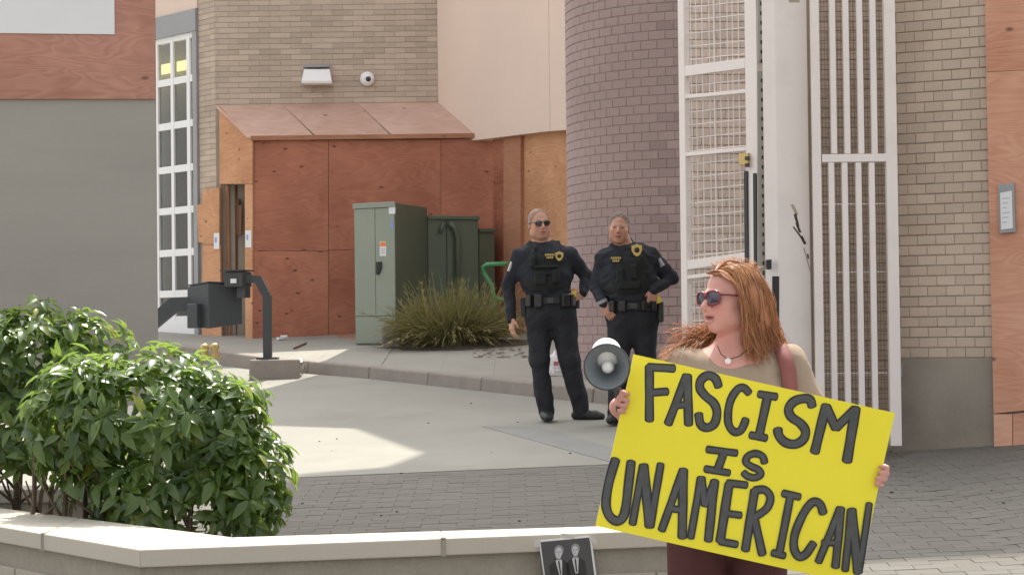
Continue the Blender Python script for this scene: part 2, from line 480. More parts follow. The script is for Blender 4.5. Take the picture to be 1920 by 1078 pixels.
def brick_wall(root, A, B, z0, z1, course, blen, mat, proud=0.007, joint=0.0065, off=0.0, zlow=None, shift=0.0):
    pl = Plane(A, B); Ln = (pl.B - pl.A).length
    rz = math.atan2(pl.d.y, pl.d.x)
    places = []
    n = int((z1 - z0) / course)
    for i in range(n):
        z = z0 + (i + 0.5) * course
        s = -blen * (0.5 if i % 2 else 0.0) - shift
        while s < Ln:
            a = max(s, 0) + (joint / 6); b = min(s + blen, Ln) - joint / 6
            s += blen
            if b - a < 0.03: continue
            m = (a + b) / 2
            if zlow is not None and z < zlow(m): continue
            p = pl.at(m, off); p.z = z
            places.append((p, rz, b - a))
    lay_bricks(root, places, blen - joint / 3, course - joint, proud, mat)

# ---- ground sheet -------------------------------------------------
def axis(parts):
    out = []
    for lo, hi, st in parts:
        n = max(1, round((hi - lo) / st)); out += [lo + (hi - lo) * i / n for i in range(n)]
    return out + [parts[-1][1]]
gx = axis([(-160, -14, 36), (-14, 2.5, 2), (2.5, 4.9, 0.4), (4.9, 14, 2), (14, 160, 36)])
gy = axis([(-80, -25, 20), (-25, 45, 2), (45, 200, 40)])
mb = MB()
vs = [(x, y, G(x, y) - 0.035) for y in gy for x in gx]
nx = len(gx)
mb.add(vs, [(j * nx + i, j * nx + i + 1, (j + 1) * nx + i + 1, (j + 1) * nx + i) for j in range(len(gy) - 1) for i in range(nx - 1)])
mb.build('ground', M['ground'], loc=(0, 0, 0), kind='structure')

# ---- driveway: concrete slabs with joints -------------------------
PAVE_Y = 13.42
drive = bpy.data.objects.new('driveway', None); COL.objects.link(drive); ORG[drive.name] = Vector((0, 0, 0)); tag(drive, kind='structure')
def slab(poly, mat, parent, name='slab', top=0.0, th=0.05, fn=G):
    mb = MB(); n = len(poly)
    t = [Vector((x, y, fn(x, y) + top)) for x, y in poly]
    b = [v - Vector((0, 0, th)) for v in t]
    mb.add(t + b, [tuple(range(n)), tuple(range(2 * n - 1, n - 1, -1))] + [((i + 1) % n, i, n + i, n + (i + 1) % n) for i in range(n)])
    return mb.build(name, mat, parent)
j = 0.003
cols = [(-14, -2.9), (-2.9, 2.45)]
rows = [(PAVE_Y, 17.15), (17.15, 20.6), (20.6, 24.0), (24.0, 30.0)]
for a, b in cols:
    for c, d in rows:
        slab([(a + j, c + j), (b - j, c + j), (b - j, d - j), (a + j, d - j)], M['drive'], drive)
slab([(2.45 + j, PAVE_Y + j), (2.5, PAVE_Y + j), (4.9, PAVE_Y + j), (4.9, 30), (2.5, 30), (2.45 + j, 30)], M['drive'], drive)
# darker repair strip
pp = [gpt(905, 800), gpt(1010, 800), gpt(1190, 852), gpt(1165, 872)]
slab([(p.x, p.y) for p in [pp[0], pp[3], pp[2], pp[1]]], M['patch'], None, 'repair_strip', 0.004, 0.004)
tag(bpy.data.objects['repair_strip'], kind='structure')

# ---- pavers: thousands, one joined field on a bed -----------------
mb = MB()
PX0, PX1, PY0, PY1 = -7.0, 7.0, 4.2, PAVE_Y - 0.01
bed = []
for xa in axis([(PX0, 2.5, 2.4), (2.5, 4.9, 0.4), (4.9, PX1, 1.1)]): bed.append(xa)
vs = [(x, y, G(x, y) - 0.004) for y in (PY0, PY1) for x in bed]
n = len(bed)
mb.add(vs, [(i, i + 1, n + i + 1, n + i) for i in range(n - 1)])
mb.build('paver_bed', M['paver_bed'], loc=(0, 0, 0), kind='structure')
def paver_mat():
    m, nt, b = base('paver')
    a = nt.nodes.new('ShaderNodeAttribute'); a.attribute_name = 'rnd'
    p = wpos(nt)
    n1 = noise(nt, p, 0.8, 4); n2 = noise(nt, p, 80, 3)
    k = mathn(nt, 'ADD', mathn(nt, 'MULTIPLY', a.outputs['Fac'], 0.15), mathn(nt, 'MULTIPLY', n1, 0.4))
    k = mathn(nt, 'ADD', k, mathn(nt, 'MULTIPLY', n2, 0.2))
    nt.links.new(ramp(nt, k, [(0.15, (0.110, 0.102, 0.088, 1)), (0.65, (0.164, 0.152, 0.132, 1))]), b.inputs['Base Color'])
    b.inputs['Roughness'].default_value = 0.9; b.inputs['Specular IOR Level'].default_value = 0.3
    bump(nt, b, n2, 0.3, 0.003)
    return m
M['paver'] = paver_mat()
PL, PW = 0.205, 0.1025
pv = []; pf = []; pr = []
row = 0
y = PY0
while y + PW < PY1 + 0.001:
    x = PX0 + (PL / 2 if row % 2 else 0)
    while x + PL < PX1:
        g = 0.0007
        x0, x1, y0, y1 = x + g, x + PL - g, y + g, y + PW - g
        dz = random.gauss(0, 0.0006); tx = random.gauss(0, 0.003); ty = random.gauss(0, 0.0045)
        cx, cy = x + PL / 2, y + PW / 2
        def hz(a, c): return G(a, c) + dz + tx * (a - cx) + ty * (c - cy)
        b0 = len(pv); c_ = 0.0014
        for (a, c, low) in ((x0, y0, 0.012), (x1, y0, 0.012), (x1, y1, 0.012), (x0, y1, 0.012)):
            pv.append((a, c, hz(a, c) - low))
        for (a, c) in ((x0 + c_, y0 + c_), (x1 - c_, y0 + c_), (x1 - c_, y1 - c_), (x0 + c_, y1 - c_)):
            pv.append((a, c, hz(a, c)))
        pf += [(b0 + 4, b0 + 5, b0 + 6, b0 + 7)] + [(b0 + q, b0 + (q + 1) % 4, b0 + 4 + (q + 1) % 4, b0 + 4 + q) for q in range(4)]
        pr += [random.random()] * 8
        x += PL
    y += PW; row += 1
me = bpy.data.meshes.new('pavers'); me.from_pydata(pv, [], pf)
at = me.attributes.new('rnd', 'FLOAT', 'POINT'); at.data.foreach_set('value', pr)
link_mesh('pavers', me, M['paver'], loc=(0, 0, 0)); tag(bpy.data.objects['pavers'], 'small grey concrete pavers laid in running bond across the plaza', kind='stuff')

# ---- raised pavement and kerb -------------------------------------
KP = [(230, 664), (400, 684), (515, 697), (575, 700), (690, 710), (800, 722), (900, 733), (1000, 744), (1110, 755), (1230, 768), (1330, 775)]
kb = [gpt(x, y) for x, y in KP]
side = bpy.data.objects.new('sidewalk', None); COL.objects.link(side); ORG[side.name] = Vector((0, 0, 0)); tag(side, kind='structure')
def inset(pts, d):
    out = []
    for i, p in enumerate(pts):
        a = pts[max(0, i - 1)]; b = pts[min(len(pts) - 1, i + 1)]
        t = Vector((b.x - a.x, b.y - a.y, 0)).normalized(); nrm = Vector((-t.y, t.x, 0))
        out.append(Vector((p.x, p.y, 0)) + nrm * d)
    return out
kb_in = inset(kb, 0.155)
edge = inset(kb, 0.16)
BACK = 31.0
for i in range(len(edge) - 1):
    a, b = edge[i], edge[i + 1]
    ys = [max(a.y, b.y) + 0.0, 22.9, 24.4, BACK]
    pts = []
    top = lambda x, y: SW(x, y)
    # strip from the kerb back to the buildings, split where the slope changes
    prev = [(a.x, a.y), (b.x, b.y)]
    for yy in [22.0, 24.6, 27.6, 30.0]:
        if yy <= max(a.y, b.y) + 0.05: continue
        nxt = [(a.x + 0.0, yy), (b.x, yy)]
        g = 0.0015
        slab([(prev[0][0], prev[0][1] + g), (prev[1][0] - g, prev[1][1] + g), (nxt[1][0] - g, yy - g), (nxt[0][0], yy - g)], M['sidewalk'], side, 'paving_slab', 0, 0.1, SW)
        prev = nxt
kerb = bpy.data.objects.new('kerb', None); COL.objects.link(kerb); ORG[kerb.name] = Vector((0, 0, 0)); tag(kerb, kind='structure')
for i in range(len(kb) - 1):
    a, b, c, d = kb[i], kb[i + 1], kb_in[i + 1], kb_in[i]
    u = (Vector((b.x - a.x, b.y - a.y, 0))).normalized() * 0.004
    def P3(q, zz): return Vector((q.x, q.y, zz))
    bot = [P3(q, G(q.x, q.y) - 0.03) for q in (a, b, c, d)]
    top = [P3(q, SW(q.x, q.y) + 0.006) for q in (a, b, c, d)]
    for k, s in ((0, 1), (1, -1), (2, -1), (3, 1)):
        bot[k] += u * s; top[k] += u * s
    nrm = (P3(d, 0) - P3(a, 0)).normalized()
    top[0] += nrm * 0.02; top[1] += nrm * 0.02          # battered face
    m2 = MB(); m2.hexa(bot + top); m2.build('kerb_stone', M['kerb'], kerb, bevel=0.018)

# ---- far brick building -------------------------------------------
WY = 26.8
TAN = math.tan(SUN_EL)
q_ = gpt(550, 658, SW); TOPZ = q_.z + (WY - q_.y) / math.cos(SUN_AZ) * TAN
CX = xat(408, WY); RX = xat(827, WY)
w = thing('brick_building', 'pale tan brick wall with thin long bricks above the plywood lean-to', 'building', (CX, WY, 1.6))
mb = MB(); mb.wallbox((CX + 0.003, WY), (RX + 0.4, WY), 1.3, TOPZ, 0.0, 6.0); mb.build('wall', M['tan_mortar'], w)
z0 = zat(600, 215, WY)
brick_wall(w, (CX, WY), (RX + 0.06, WY), z0, z0 + 0.0767 * 27, 0.0767, 0.292, M['tan_brick'], shift=0.11)
# angled return beside the window
TW = 1.10
rd = Vector((-1, TW, 0)).normalized()
RA = Vector((CX, WY, 0))
RETP = Plane(RA + rd * 3.0, RA)
u375 = (RETP.px(374, 300) - RA); u375.z = 0
RL = u375.length
RB = RA + rd * RL
mb = MB(); mb.wallbox(RB, RA - Vector((0.0, 0, 0)), 1.3, TOPZ, 0.004, 0.5); mb.build('return_wall', M['tan_mortar'], w)
brick_wall(w, RB, RA, z0 - 0.0767 * 22, z0 + 0.0767 * 27, 0.0767, 0.292, M['tan_brick'], off=0.004)

# ---- gridded window -------------------------------------------------
WPL = Plane(RA + rd * 2.2, RB)
win = thing('gridded_window', 'tall white gridded window between the painted hoarding and the tan brick return', 'window', (WPL.A.x, WPL.A.y, 1.6))
def wz(y): return WPL.px(300, y).z
def wu(x): return WPL.s_of(WPL.px(x, 400))
mbf = MB()
def wbar(x0, x1, zlo, zhi, t0, t1, name, mat):
    m2 = MB(); a = WPL.at(x0); b = WPL.at(x1); m2.wallbox(a, b, zlo, zhi, t0, t1); return m2.build(name, mat, win)
zb, zt = wz(648), wz(74)
left = wu(250)
wbar(left, wu(375) - 0.005, wz(74), wz(34), -0.05, 0.1, 'header', M['grey_metal'])
wbar(wu(367), wu(375) - 0.005, zb, zt - 0.003, -0.04, 0.1, 'jamb', M['grey_metal'])
wbar(left, wu(375) - 0.005, wz(33), wz(-90), -0.02, 0.1, 'fascia', M['cream'])
rails = [zt - 0.03] + [wz(y) for y in (158, 240, 321, 398, 476, 552)] + [wz(600)]
vx = [(265, 269), (294, 299), (323, 328), (353, 359), (365, 367)]
vx = [(wu(a), wu(b)) for a, b in vx]
for a, b in vx: wbar(a, b, zb, zt - 0.004, -0.012, 0.05, 'mullion', M['white_frame'])
for z in rails:
    for (a0, a1), (b0, b1) in zip(vx[:-1], vx[1:]):
        wbar(a1 + 0.001, b0 - 0.001, z - 0.05, z + 0.05, -0.008, 0.045, 'rail', M['white_frame'])
wbar(left, wu(367), zb, wz(603), -0.02, -0.013, 'kick_panel', M['white_frame'])
def glass_mat():
    m, nt, b = base('clear_glass')
    b.inputs['Base Color'].default_value = (0.12, 0.12, 0.12, 1); b.inputs['Roughness'].default_value = 0.06
    tr = nt.nodes.new('ShaderNodeBsdfTransparent'); tr.inputs[0].default_value = (0.85, 0.86, 0.85, 1)
    mx = nt.nodes.new('ShaderNodeMixShader'); mx.inputs[0].default_value = 0.78
    nt.links.new(b.outputs[0], mx.inputs[1]); nt.links.new(tr.outputs[0], mx.inputs[2])
    nt.links.new(mx.outputs[0], nt.nodes['Material Output'].inputs['Surface'])
    return m
M['clear_glass'] = glass_mat()
for i in range(len(rails) - 1):
    for (a0, a1), (b0, b1) in zip(vx[:-1], vx[1:]):
        wbar(a1 + 0.002, b0 - 0.002, rails[i + 1] + 0.052, rails[i] - 0.052, 0.015, 0.021, 'pane', M['clear_glass'])
M['blind'] = mk('grey_blind', (0.46, 0.44, 0.42), 0.9, 0.05, 2, 0.05, 30, 0)
wbar(left - 0.3, wu(367), zb, zt, 0.34, 0.36, 'blind', M['blind'])
lamp = plain('lamp_tube', (0.9, 0.85, 0.55), 0.5, emit=((1.0, 0.86, 0.38), 0.75))
m2 = MB(); m2.wallbox(WPL.at(left), WPL.at(wu(366)), wz(134), wz(116), 0.2, 0.24)
m2.build('strip_lamp', lamp, None, label='glowing yellow strip lamp behind the top panes of the gridded window', cat='lamp')

# ---- plywood lean-to -------------------------------------------------
FY = 26.0
XF0 = xat(473, FY); XF1 = xat(943, FY)
FPL = Plane((XF0, FY), (XF1, FY))
shed = thing('plywood_leanto', 'reddish plywood lean-to with sloping roof against the tan brick wall', 'shed', (XF0, FY, 1.6))
def zf(y): return FPL.px(700, y).z
BOT = 650
for poly in ([(474, 264), (615.5, 263), (615.5, 470), (474, 470)], [(474, 471), (615.5, 471), (615.5, BOT), (474, BOT)],
             [(616.5, 263), (826, 262), (826, 468), (616.5, 468)], [(616.5, 469), (826, 469), (826, BOT), (616.5, BOT)],
             [(827, 262), (943, 261), (943, BOT), (827, BOT)]):
    sheet('plywood_sheet', poly, FPL, M['ply_red'], shed, off=random.uniform(0, 0.006))
SBK = Vector((CX + 0.02, WY - 0.02, 0))
SPL = Plane((SBK.x, SBK.y), (XF0, FY))
# side wall: sheet above, strips beside the broken opening
sheet('plywood_sheet', [(411, 200), (473, 260), (473, 345), (411.5, 345)], SPL, M['ply_orange'], shed)
sheet('plywood_sheet', [(459, 346), (473, 346), (473, 645), (460, 645)], SPL, M['ply_orange'], shed)
sheet('plywood_sheet', [(411.5, 346), (413, 346), (415, 645), (411.5, 645)], SPL, M['ply_orange'], shed)
sheet('inner_board', [(413, 352), (427, 347), (430, 645), (415, 645)], SPL, M['ply_orange'], shed, off=0.10)
sheet('inner_board', [(427, 348), (442, 348), (442, 372), (447, 374), (447, 440), (443, 440), (443, 645), (428, 645)], SPL, M['brown_board'], shed, off=0.2)
sheet('inner_board', [(447, 385), (453, 385), (452, 440), (447, 442)], SPL, M['brown_board'], shed, off=0.16)
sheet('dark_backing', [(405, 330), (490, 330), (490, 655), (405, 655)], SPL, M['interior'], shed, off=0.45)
# roof
zr_f = zf(258); zr_b = zat(600, 198, WY)
m2 = MB()
A0 = Vector((XF0 - 0.03, FY - 0.06, zr_f)); A1 = Vector((xat(900, FY) + 0.1, FY - 0.06, zr_f))
B0 = Vector((CX - 0.01, WY - 0.004, zr_b)); B1 = Vector((RX + 0.2, WY - 0.004, zr_b))
cut = [A0 + (A1 - A0) * t for t in (0, 0.28, 0.29, 0.60, 0.61, 1.0)]
cub = [B0 + (B1 - B0) * t for t in (0, 0.28, 0.281, 0.60, 0.601, 1.0)]
for k in (0, 2, 4):
    q = [cut[k], cut[k + 1], cub[k + 1], cub[k]]
    g = 0.003
    m3 = MB(); up = Vector((0, 0, 0.018 + 0.001 * k))
    m3.hexa([p for p in q] + [p + up for p in q])
    m3.build('roof_sheet', M['ply_roof'], shed)
m3 = MB(); m3.box(((XF0 + xat(897, FY)) / 2, FY - 0.05, zr_f + 0.004), (xat(897, FY) - XF0 - 0.02, 0.03, 0.06)); m3.build('roof_edge', M['lumber'], shed)

# plywood nailed over the brick return
hp = thing('broken_hoarding', 'broken-edged plywood nailed over the brick return left of the doorway', 'hoarding', (RB.x, RB.y, 1.6))
sheet('plywood_sheet', [(384, 356), (411, 352), (411, 458), (385, 458), (378, 455), (372, 455), (369, 384), (380, 383), (380, 356)], RETP, M['ply_orange'], hp, off=-0.06, t=0.02)
sheet('plywood_sheet', [(385, 459), (412, 459), (415, 646), (379, 646), (380, 460)], RETP, M['ply_orange'], hp, off=-0.056, t=0.02)
for (x0, y0, x1, y1, pl, lab) in ((401, 437, 411, 467, RETP, 'small white notice taped to the broken plywood left of the doorway'), (460, 432, 471, 464, SPL, 'small white notice taped to the plywood strip right of the doorway')):
    t = thing('paper_notice', lab, 'notice', pl.px((x0 + x1) / 2, y1, -0.07))
    o_ = -0.066 if pl is RETP else -0.005
    sheet('sheet', [(x0, y0), (x1, y0), (x1, y1), (x0, y1)], pl, M['paper'], t, off=o_, t=0.003)
    sheet('print', [(x0 + 2, y0 + 8), (x0 + 5, y0 + 8), (x0 + 5, y0 + 18), (x0 + 2, y0 + 18)], pl, M['blue_label'], t, off=o_ - 0.003, t=0.002)

# ---- cream rendered wall overhanging --------------------------------
P825 = Vector((xat(826, WY), WY, 0)); P897 = Vector((xat(897, FY - 0.1), FY - 0.1, 0))
cdv = (P897 - P825).normalized()
CPL = Plane(P825, P897)
pe = CPL.px(1120, 300)
LC = CPL.s_of(pe)
cw = thing('cream_wall', 'smooth cream rendered upper wall between tan bricks and dark round tower', 'wall', (P897.x, P897.y, 3.5))
ub = CPL.s_of(CPL.px(1031, 200))
zc0 = zat(897, 259, FY - 0.1)
def cz(x, y): return CPL.px(x, y).z
for a, b, za, zb_ in ((0.0, ub - 0.004, zc0, cz(1030, 246)), (ub + 0.004, LC, cz(1032, 246), cz(1120, 240))):
    m2 = MB(); m2.wallbox(CPL.at(a), CPL.at(b), (za, zb_), 7.4, 0.0, 0.25); m2.build('render_panel', M['cream'], cw)
# plywood under it
UPL = Plane(CPL.at(CPL.s_of(P897) - 0.05, 0.12), CPL.at(LC, 0.12))
up = thing('plywood_infill', 'orange plywood infill with upright timber under the cream wall', 'hoarding', (UPL.A.x, UPL.A.y, 1.6))
sheet('plywood_sheet', [(976, 240), (1090, 230), (1090, 660), (976, 660)], UPL, M['ply_orange'], up, off=0.02)
sheet('post', [(944, 240), (976, 238), (976, 660), (944, 660)], UPL, M['lumber'], up, off=-0.03, t=0.05)
sheet('corner_board', [(925, 240), (944, 240), (944, 660), (925, 660)], UPL, M['ply_red'], up, off=0.03, t=0.02)

# ---- round dark brick tower ------------------------------------------
TC = Vector((1.88, 19.25, 0)); TR = 1.315
tw = thing('round_tower', 'curved purple-brown brick tower behind the two officers', 'tower', (TC.x, TC.y, 1.2))
mb = MB()
mb.lathe([(TR - 0.006, 0.9), (TR - 0.006, 6.9), (0.01, 6.9)], Matrix.Translation(TC), 96)
mb.build('core', M['purple_mortar'], tw)
places = []
bl = 0.163; crs = 0.0865
for i in range(61):
    z = 1.12 + (i + 0.5) * crs
    a = math.pi * 1.0 - 0.05 + (0.5 * bl / TR if i % 2 else 0)
    while a < math.pi * 1.62:
        am = a + 0.5 * bl / TR
        p = TC + Vector((math.cos(am), math.sin(am), 0)) * (TR - 0.006); p.z = z
        places.append((p, am + math.pi / 2, bl - 0.004))
        a += bl / TR
lay_bricks(tw, places, bl - 0.007, crs - 0.006, 0.006, M['purple_brick'])

# ---- right-hand wall, plinth, plywood --------------------------------
RW_A = Vector((xat(1672, 13.35), 13.35, 0)); RWD = Vector((1, -0.5, 0)).normalized()
RW_B = RW_A + RWD * 1.5
RPL = Plane(RW_A, RW_B)
rw = thing('buff_brick_wall', 'buff brick wall on a bare concrete plinth right of the white gate', 'wall', (RW_A.x, RW_A.y, 0.9))
mb = MB(); mb.wallbox(RW_A, RW_B, 0.5, 4.9, 0.0, 0.4); mb.build('backing', M['tan_mortar'], rw)
zp = RPL.px(1770, 671).z
up_ = RPL.s_of(RPL.px(1858, 420))
mb = MB(); mb.wallbox(RPL.at(-0.01), RPL.at(up_ + 0.2), 0.5, zp - 0.004, -0.008, 0.02); mb.build('plinth', M['concrete_plinth'], rw, bevel=0.006)
brick_wall(rw, RPL.at(0), RPL.at(up_ + 0.03), zp, zp + 0.0705 * 44, 0.0705, 0.128, M['buff_brick'], proud=0.009, joint=0.007)
rp = thing('salmon_hoarding', 'salmon plywood hoarding at the right edge beside the buff brick wall', 'hoarding', (RPL.at(up_).x, RPL.at(up_).y, 0.9))
for poly in ([(1846, -40), (1990, -60), (1990, 128), (1849, 135)], [(1849, 136), (1990, 129), (1990, 762), (1863, 775)], [(1863, 776.5), (1898, 776), (1898, 848), (1864, 848)], [(1899.5, 776), (1990, 764), (1990, 848), (1899.5, 848)]):
    sheet('plywood_sheet', poly, RPL, M['ply_right'], rp, off=-0.04 + random.uniform(-0.002, 0.002), t=0.018)
nt_ = thing('framed_notice', 'grey-framed white notice fixed to the salmon plywood hoarding', 'notice', RPL.px(1887, 437, -0.06))
sheet('frame', [(1871, 346), (1901, 343), (1904, 435), (1874, 438)], RPL, M['grey_metal'], nt_, off=-0.062, t=0.018, bevel=0.003)
sheet('paper', [(1875, 362), (1897, 358), (1899, 428), (1877, 431)], RPL, M['paper'], nt_, off=-0.066, t=0.003)
for k in range(6):
    yy = 372 + k * 9
    sheet('text_line', [(1879, yy), (1893 - (k % 3) * 3, yy - 1.6), (1893 - (k % 3) * 3, yy - 0.2), (1879, yy + 1.4)], RPL, M['grey_ink'], nt_, off=-0.0675, t=0.001)
hb = MB(); hb.prism([RPL.px(x, y, -0.03) for x, y in ((1684, 682), (1691, 682), (1691, 707), (1684, 707))], RPL.n * 0.025)
hb.build('junction_box', M['grey_metal'], None, bevel=0.004, label='small pale metal box on the concrete plinth beside the gate', cat='box')

# ---- brick behind the gates -------------------------------------------
bw = thing('rear_brick_wall', 'shaded buff brick wall seen through the barred white gate', 'wall', (xat(1600, 13.95), 13.95, 0.9))
mb = MB(); mb.wallbox((xat(1500, 13.95), 13.95), (xat(1730, 13.95), 13.95), 0.6, 4.9, 0.0, 0.3); mb.build('backing', M['tan_mortar'], bw)
brick_wall(bw, (xat(1525, 13.95), 13.95), (xat(1690, 13.95), 13.95), 0.9, 0.9 + 0.0705 * 48, 0.0705, 0.128, M['buff_brick'])
bp = thing('brick_pier', 'buff brick pier seen through the wire mesh of the open gate leaf', 'pier', (xat(1360, 15.3), 15.3, 0.9))
mb = MB(); mb.wallbox((xat(1291, 15.3), 15.3), (xat(1450, 15.3), 15.3), 0.7, 4.9, 0.0, 0.5); mb.build('backing', M['tan_mortar'], bp)
brick_wall(bp, (xat(1290, 15.3), 15.3), (xat(1450, 15.3), 15.3), 0.98, 0.98 + 0.0705 * 52, 0.0705, 0.128, M['lit_pink_brick'])

# ---- tall facade added out of view, cut to shape the plaza shade -----------
SY = WY + 0.35
def cast(px, py, fn=G):
    p = gpt(px, py, fn); q = p + S_DIR * ((SY - p.y) / S_DIR.y)
    return (q.x, SY, q.z)
def cast_xy(x, y):
    p = Vector((x, y, G(x, y))); q = p + S_DIR * ((SY - y) / S_DIR.y)
    return (q.x, SY, q.z)
us = thing('sun_blocker', 'added facade rising above the picture behind the yard', 'building', (2, SY, 6.9))
poly = [cast(658, 653, SW), cast(603, 702), cast(455, 741), cast(150, 741), cast(150, 797), cast(480, 797), cast(665, 803), cast(795, 851), cast(722, 879), cast(556, 892)]
top_ = cast_xy(-1.5, 9.4)[2]
poly += [(poly[-1][0], SY, top_), (10, SY, top_), (10, SY, poly[0][2] + 0.05)]
mb = MB(); mb.prism(poly, (0, 0.1, 0)); mb.build('blocker', M['cream'], us)
mb = MB(); mb.prism([(2.0, SY + 0.11, 1.2), (10, SY + 0.11, 1.2), (10, SY + 0.11, top_ - 0.1), (2.0, SY + 0.11, top_ - 0.1)], (0, 7, 0)); mb.build('core', M['cream'], us)
# ================================================================== OBJECTS OF THE PLACE
# ---- white gate post ----------------------------------------------------
GY = 13.2
gp = thing('gate_post', 'thick white steel gate post with rust scrapes between the two gates', 'post', (xat(1490, GY), GY, G(2, GY)))
def zg(x, y): return zat(x, y, GY)
pa = [(xat(1461, GY), GY), (xat(1521, GY), GY), (xat(1521, GY), GY + 0.34), (xat(1461, GY) - 0.04, GY + 0.34), (xat(1461, GY) - 0.078, GY + 0.08)]
mb = MB(); mb.prism([(x, y, 0.7) for x, y in pa], (0, 0, 4.2)); mb.build('post_body', M['white_metal'], gp, bevel=0.003)
PP = Plane((xat(1400, GY), GY), (xat(1600, GY), GY))
M['rust'] = mk('rust_scrape', (0.07, 0.045, 0.032), 0.9, 0.4, 30, 0.3, 90, 0.2)
M['primer'] = mk('primer_scrape', (0.40, 0.33, 0.26), 0.8, 0.2, 30, 0.2, 90, 0.2)
for k, poly in enumerate(([(1482, 384), (1488, 383), (1497, 402), (1493, 405)], [(1488, 402), (1493, 400), (1499, 425), (1495, 426)], [(1491, 418), (1496, 420), (1503, 436), (1498, 436)], [(1486, 425), (1489, 425), (1512, 455), (1508, 456)], [(1500, 444), (1505, 442), (1512, 458), (1507, 458)], [(1513, 476), (1516, 476), (1517, 486), (1514, 484)], [(1506, 465), (1508, 464), (1522, 515), (1520, 514)])):
    sheet('paint_scrape', poly, PP, M['primer'] if k in (0, 6) else M['rust'], gp, off=-0.0012 - 0.0003 * k, t=0.001)
sheet('slot', [(1448, 518), (1461, 518), (1461, 612), (1448, 612)], PP, M['black_rubber'], gp, off=-0.004, t=0.008)
sheet('label_plate', [(1479, -4), (1499, -4), (1499, 5), (1479, 5)], PP, M['primer'], gp, off=-0.002, t=0.002)
# perforated channel
ch = MB(); CHP = Plane((xat(1400, 13.62), 13.62), (xat(1460, 13.62), 13.62))
for a, b in ((-80, 116), (134, 640)):
    ch.prism([CHP.px(x, y) for x, y in ((1420, a), (1434, a), (1436, b), (1422, b))], CHP.n * 0.04)
ch.build('channel', M['channel'], gp)
hl = MB()
for k in range(34):
    yy = 4 + k * 18
    if 112 < yy < 138: continue
    xx = 1427 + yy * 0.01
    hl.prism([CHP.px(x, y, -0.002) for x, y in ((xx - 2, yy), (xx + 1.5, yy), (xx + 1.5, yy + 7), (xx - 2, yy + 7))], CHP.n * 0.0015)
hl.build('slot_row', M['black_rubber'], gp, kind='stuff')
lt = MB(); lt.prism([PP.px(x, y, -0.03) for x, y in ((1437, 487), (1447, 486), (1447, 505), (1437, 505))], PP.n * 0.05); lt.build('latch', M['black_rubber'], gp, bevel=0.005)

# ---- barred gate -----------------------------------------------------------
BY = 13.05
BPL = Plane((xat(1500, BY), BY), (xat(1700, BY), BY))
bg_ = thing('barred_gate', 'white gate of upright bars and wire mesh next to the buff brick wall', 'gate', (xat(1600, BY), BY, zat(1600, 836, BY)))
def gbar(name, x0, x1, y0, y1, off, t, mat=M['white_metal'], bev=0.004):
    # upright or level bar; x measured near its middle height
    a = BPL.px(x0, (y0 + y1) / 2).x; b = BPL.px(x1, (y0 + y1) / 2).x
    zt_ = BPL.px((x0 + x1) / 2, y0).z; zb_ = BPL.px((x0 + x1) / 2, y1).z
    m2 = MB(); m2.box(((a + b) / 2, BY + off + t / 2, (zt_ + zb_) / 2), (b - a, t, zt_ - zb_))
    return m2.build(name, mat, bg_, bevel=bev)
gbar('stile', 1526, 1541, -90, 836, 0.0, 0.06)
gbar('stile', 1663, 1684, -90, 836, 0.0, 0.06)
gbar('rail', 1541.5, 1662.5, 289, 304, 0.002, 0.055)
gbar('rail', 1541.5, 1662.5, 818, 836, 0.002, 0.055)
for xc in (1562, 1587, 1613, 1638):
    gbar('bar', xc - 5.5, xc + 5.5, -90, 288.5, 0.006, 0.04)
    gbar('bar', xc - 4.5, xc + 6.5, 304.5, 817.5, 0.006, 0.04)
wm = MB()
xa, xb = BPL.px(1541, 400).x, BPL.px(1663, 400).x
z_hi, z_lo = BPL.px(1600, -80).z, BPL.px(1600, 818).z
def wire(p, q, r): wm.tube([p, q], r, 4, caps=False)
nxw = 20
for k in range(1, nxw):
    x = xa + (xb - xa) * k / nxw; wire((x, BY + 0.055, z_lo), (x, BY + 0.055, z_hi), 0.0016)
nz = 90
for k in range(1, nz):
    z = z_lo + (z_hi - z_lo) * k / nz; wire((xa, BY + 0.058, z), (xb, BY + 0.058, z), 0.0016)
M['wire_dark'] = plain('dark_wire', (0.16, 0.14, 0.12), 0.5, metal=0.3)
wm.build('wire_mesh', M['wire_dark'], bg_, kind='stuff')
for yy in (382, 510, 700):
    m2 = MB(); z = BPL.px(1600, yy).z; m2.tube([(xa, BY + 0.062, z), (xb, BY + 0.062, z)], 0.006, 6); m2.build('tie_rod', M['white_metal'], bg_)

# ---- open mesh gate leaf ------------------------------------------------------
LPL = Plane((xat(1277, 14.55), 14.55), (xat(1420, 13.7), 13.7))
lf = thing('mesh_gate_leaf', 'open white gate leaf of wire mesh panels standing before the tower', 'gate', (xat(1350, 14.1), 14.1, G(1.6, 14.1) + 0.05))
def lean(x, y): return x + (y - 300) * 0.0125
def leafbar(name, quad, off, t, mat=M['white_metal'], bev=0.003):
    m2 = MB(); m2.prism([LPL.px(x, y, off) for x, y in quad], LPL.n * t)
    return m2.build(name, mat, lf, bevel=bev)
YB = 815
leafbar('stile', [(lean(1274, -90), -90), (lean(1285, -90), -90), (lean(1285, YB), YB), (lean(1274, YB), YB)], 0, 0.05)
leafbar('stile', [(lean(1399, -90), -90), (lean(1421, -90), -90), (lean(1421, YB), YB), (lean(1399, YB), YB)], 0, 0.05)
rails_ = [(134, 119, 19), (182, 171, 7), (290, 279, 7), (497, 481, 17), (520, 506, 7), (690, 678, 17), (806, 797, 18)]
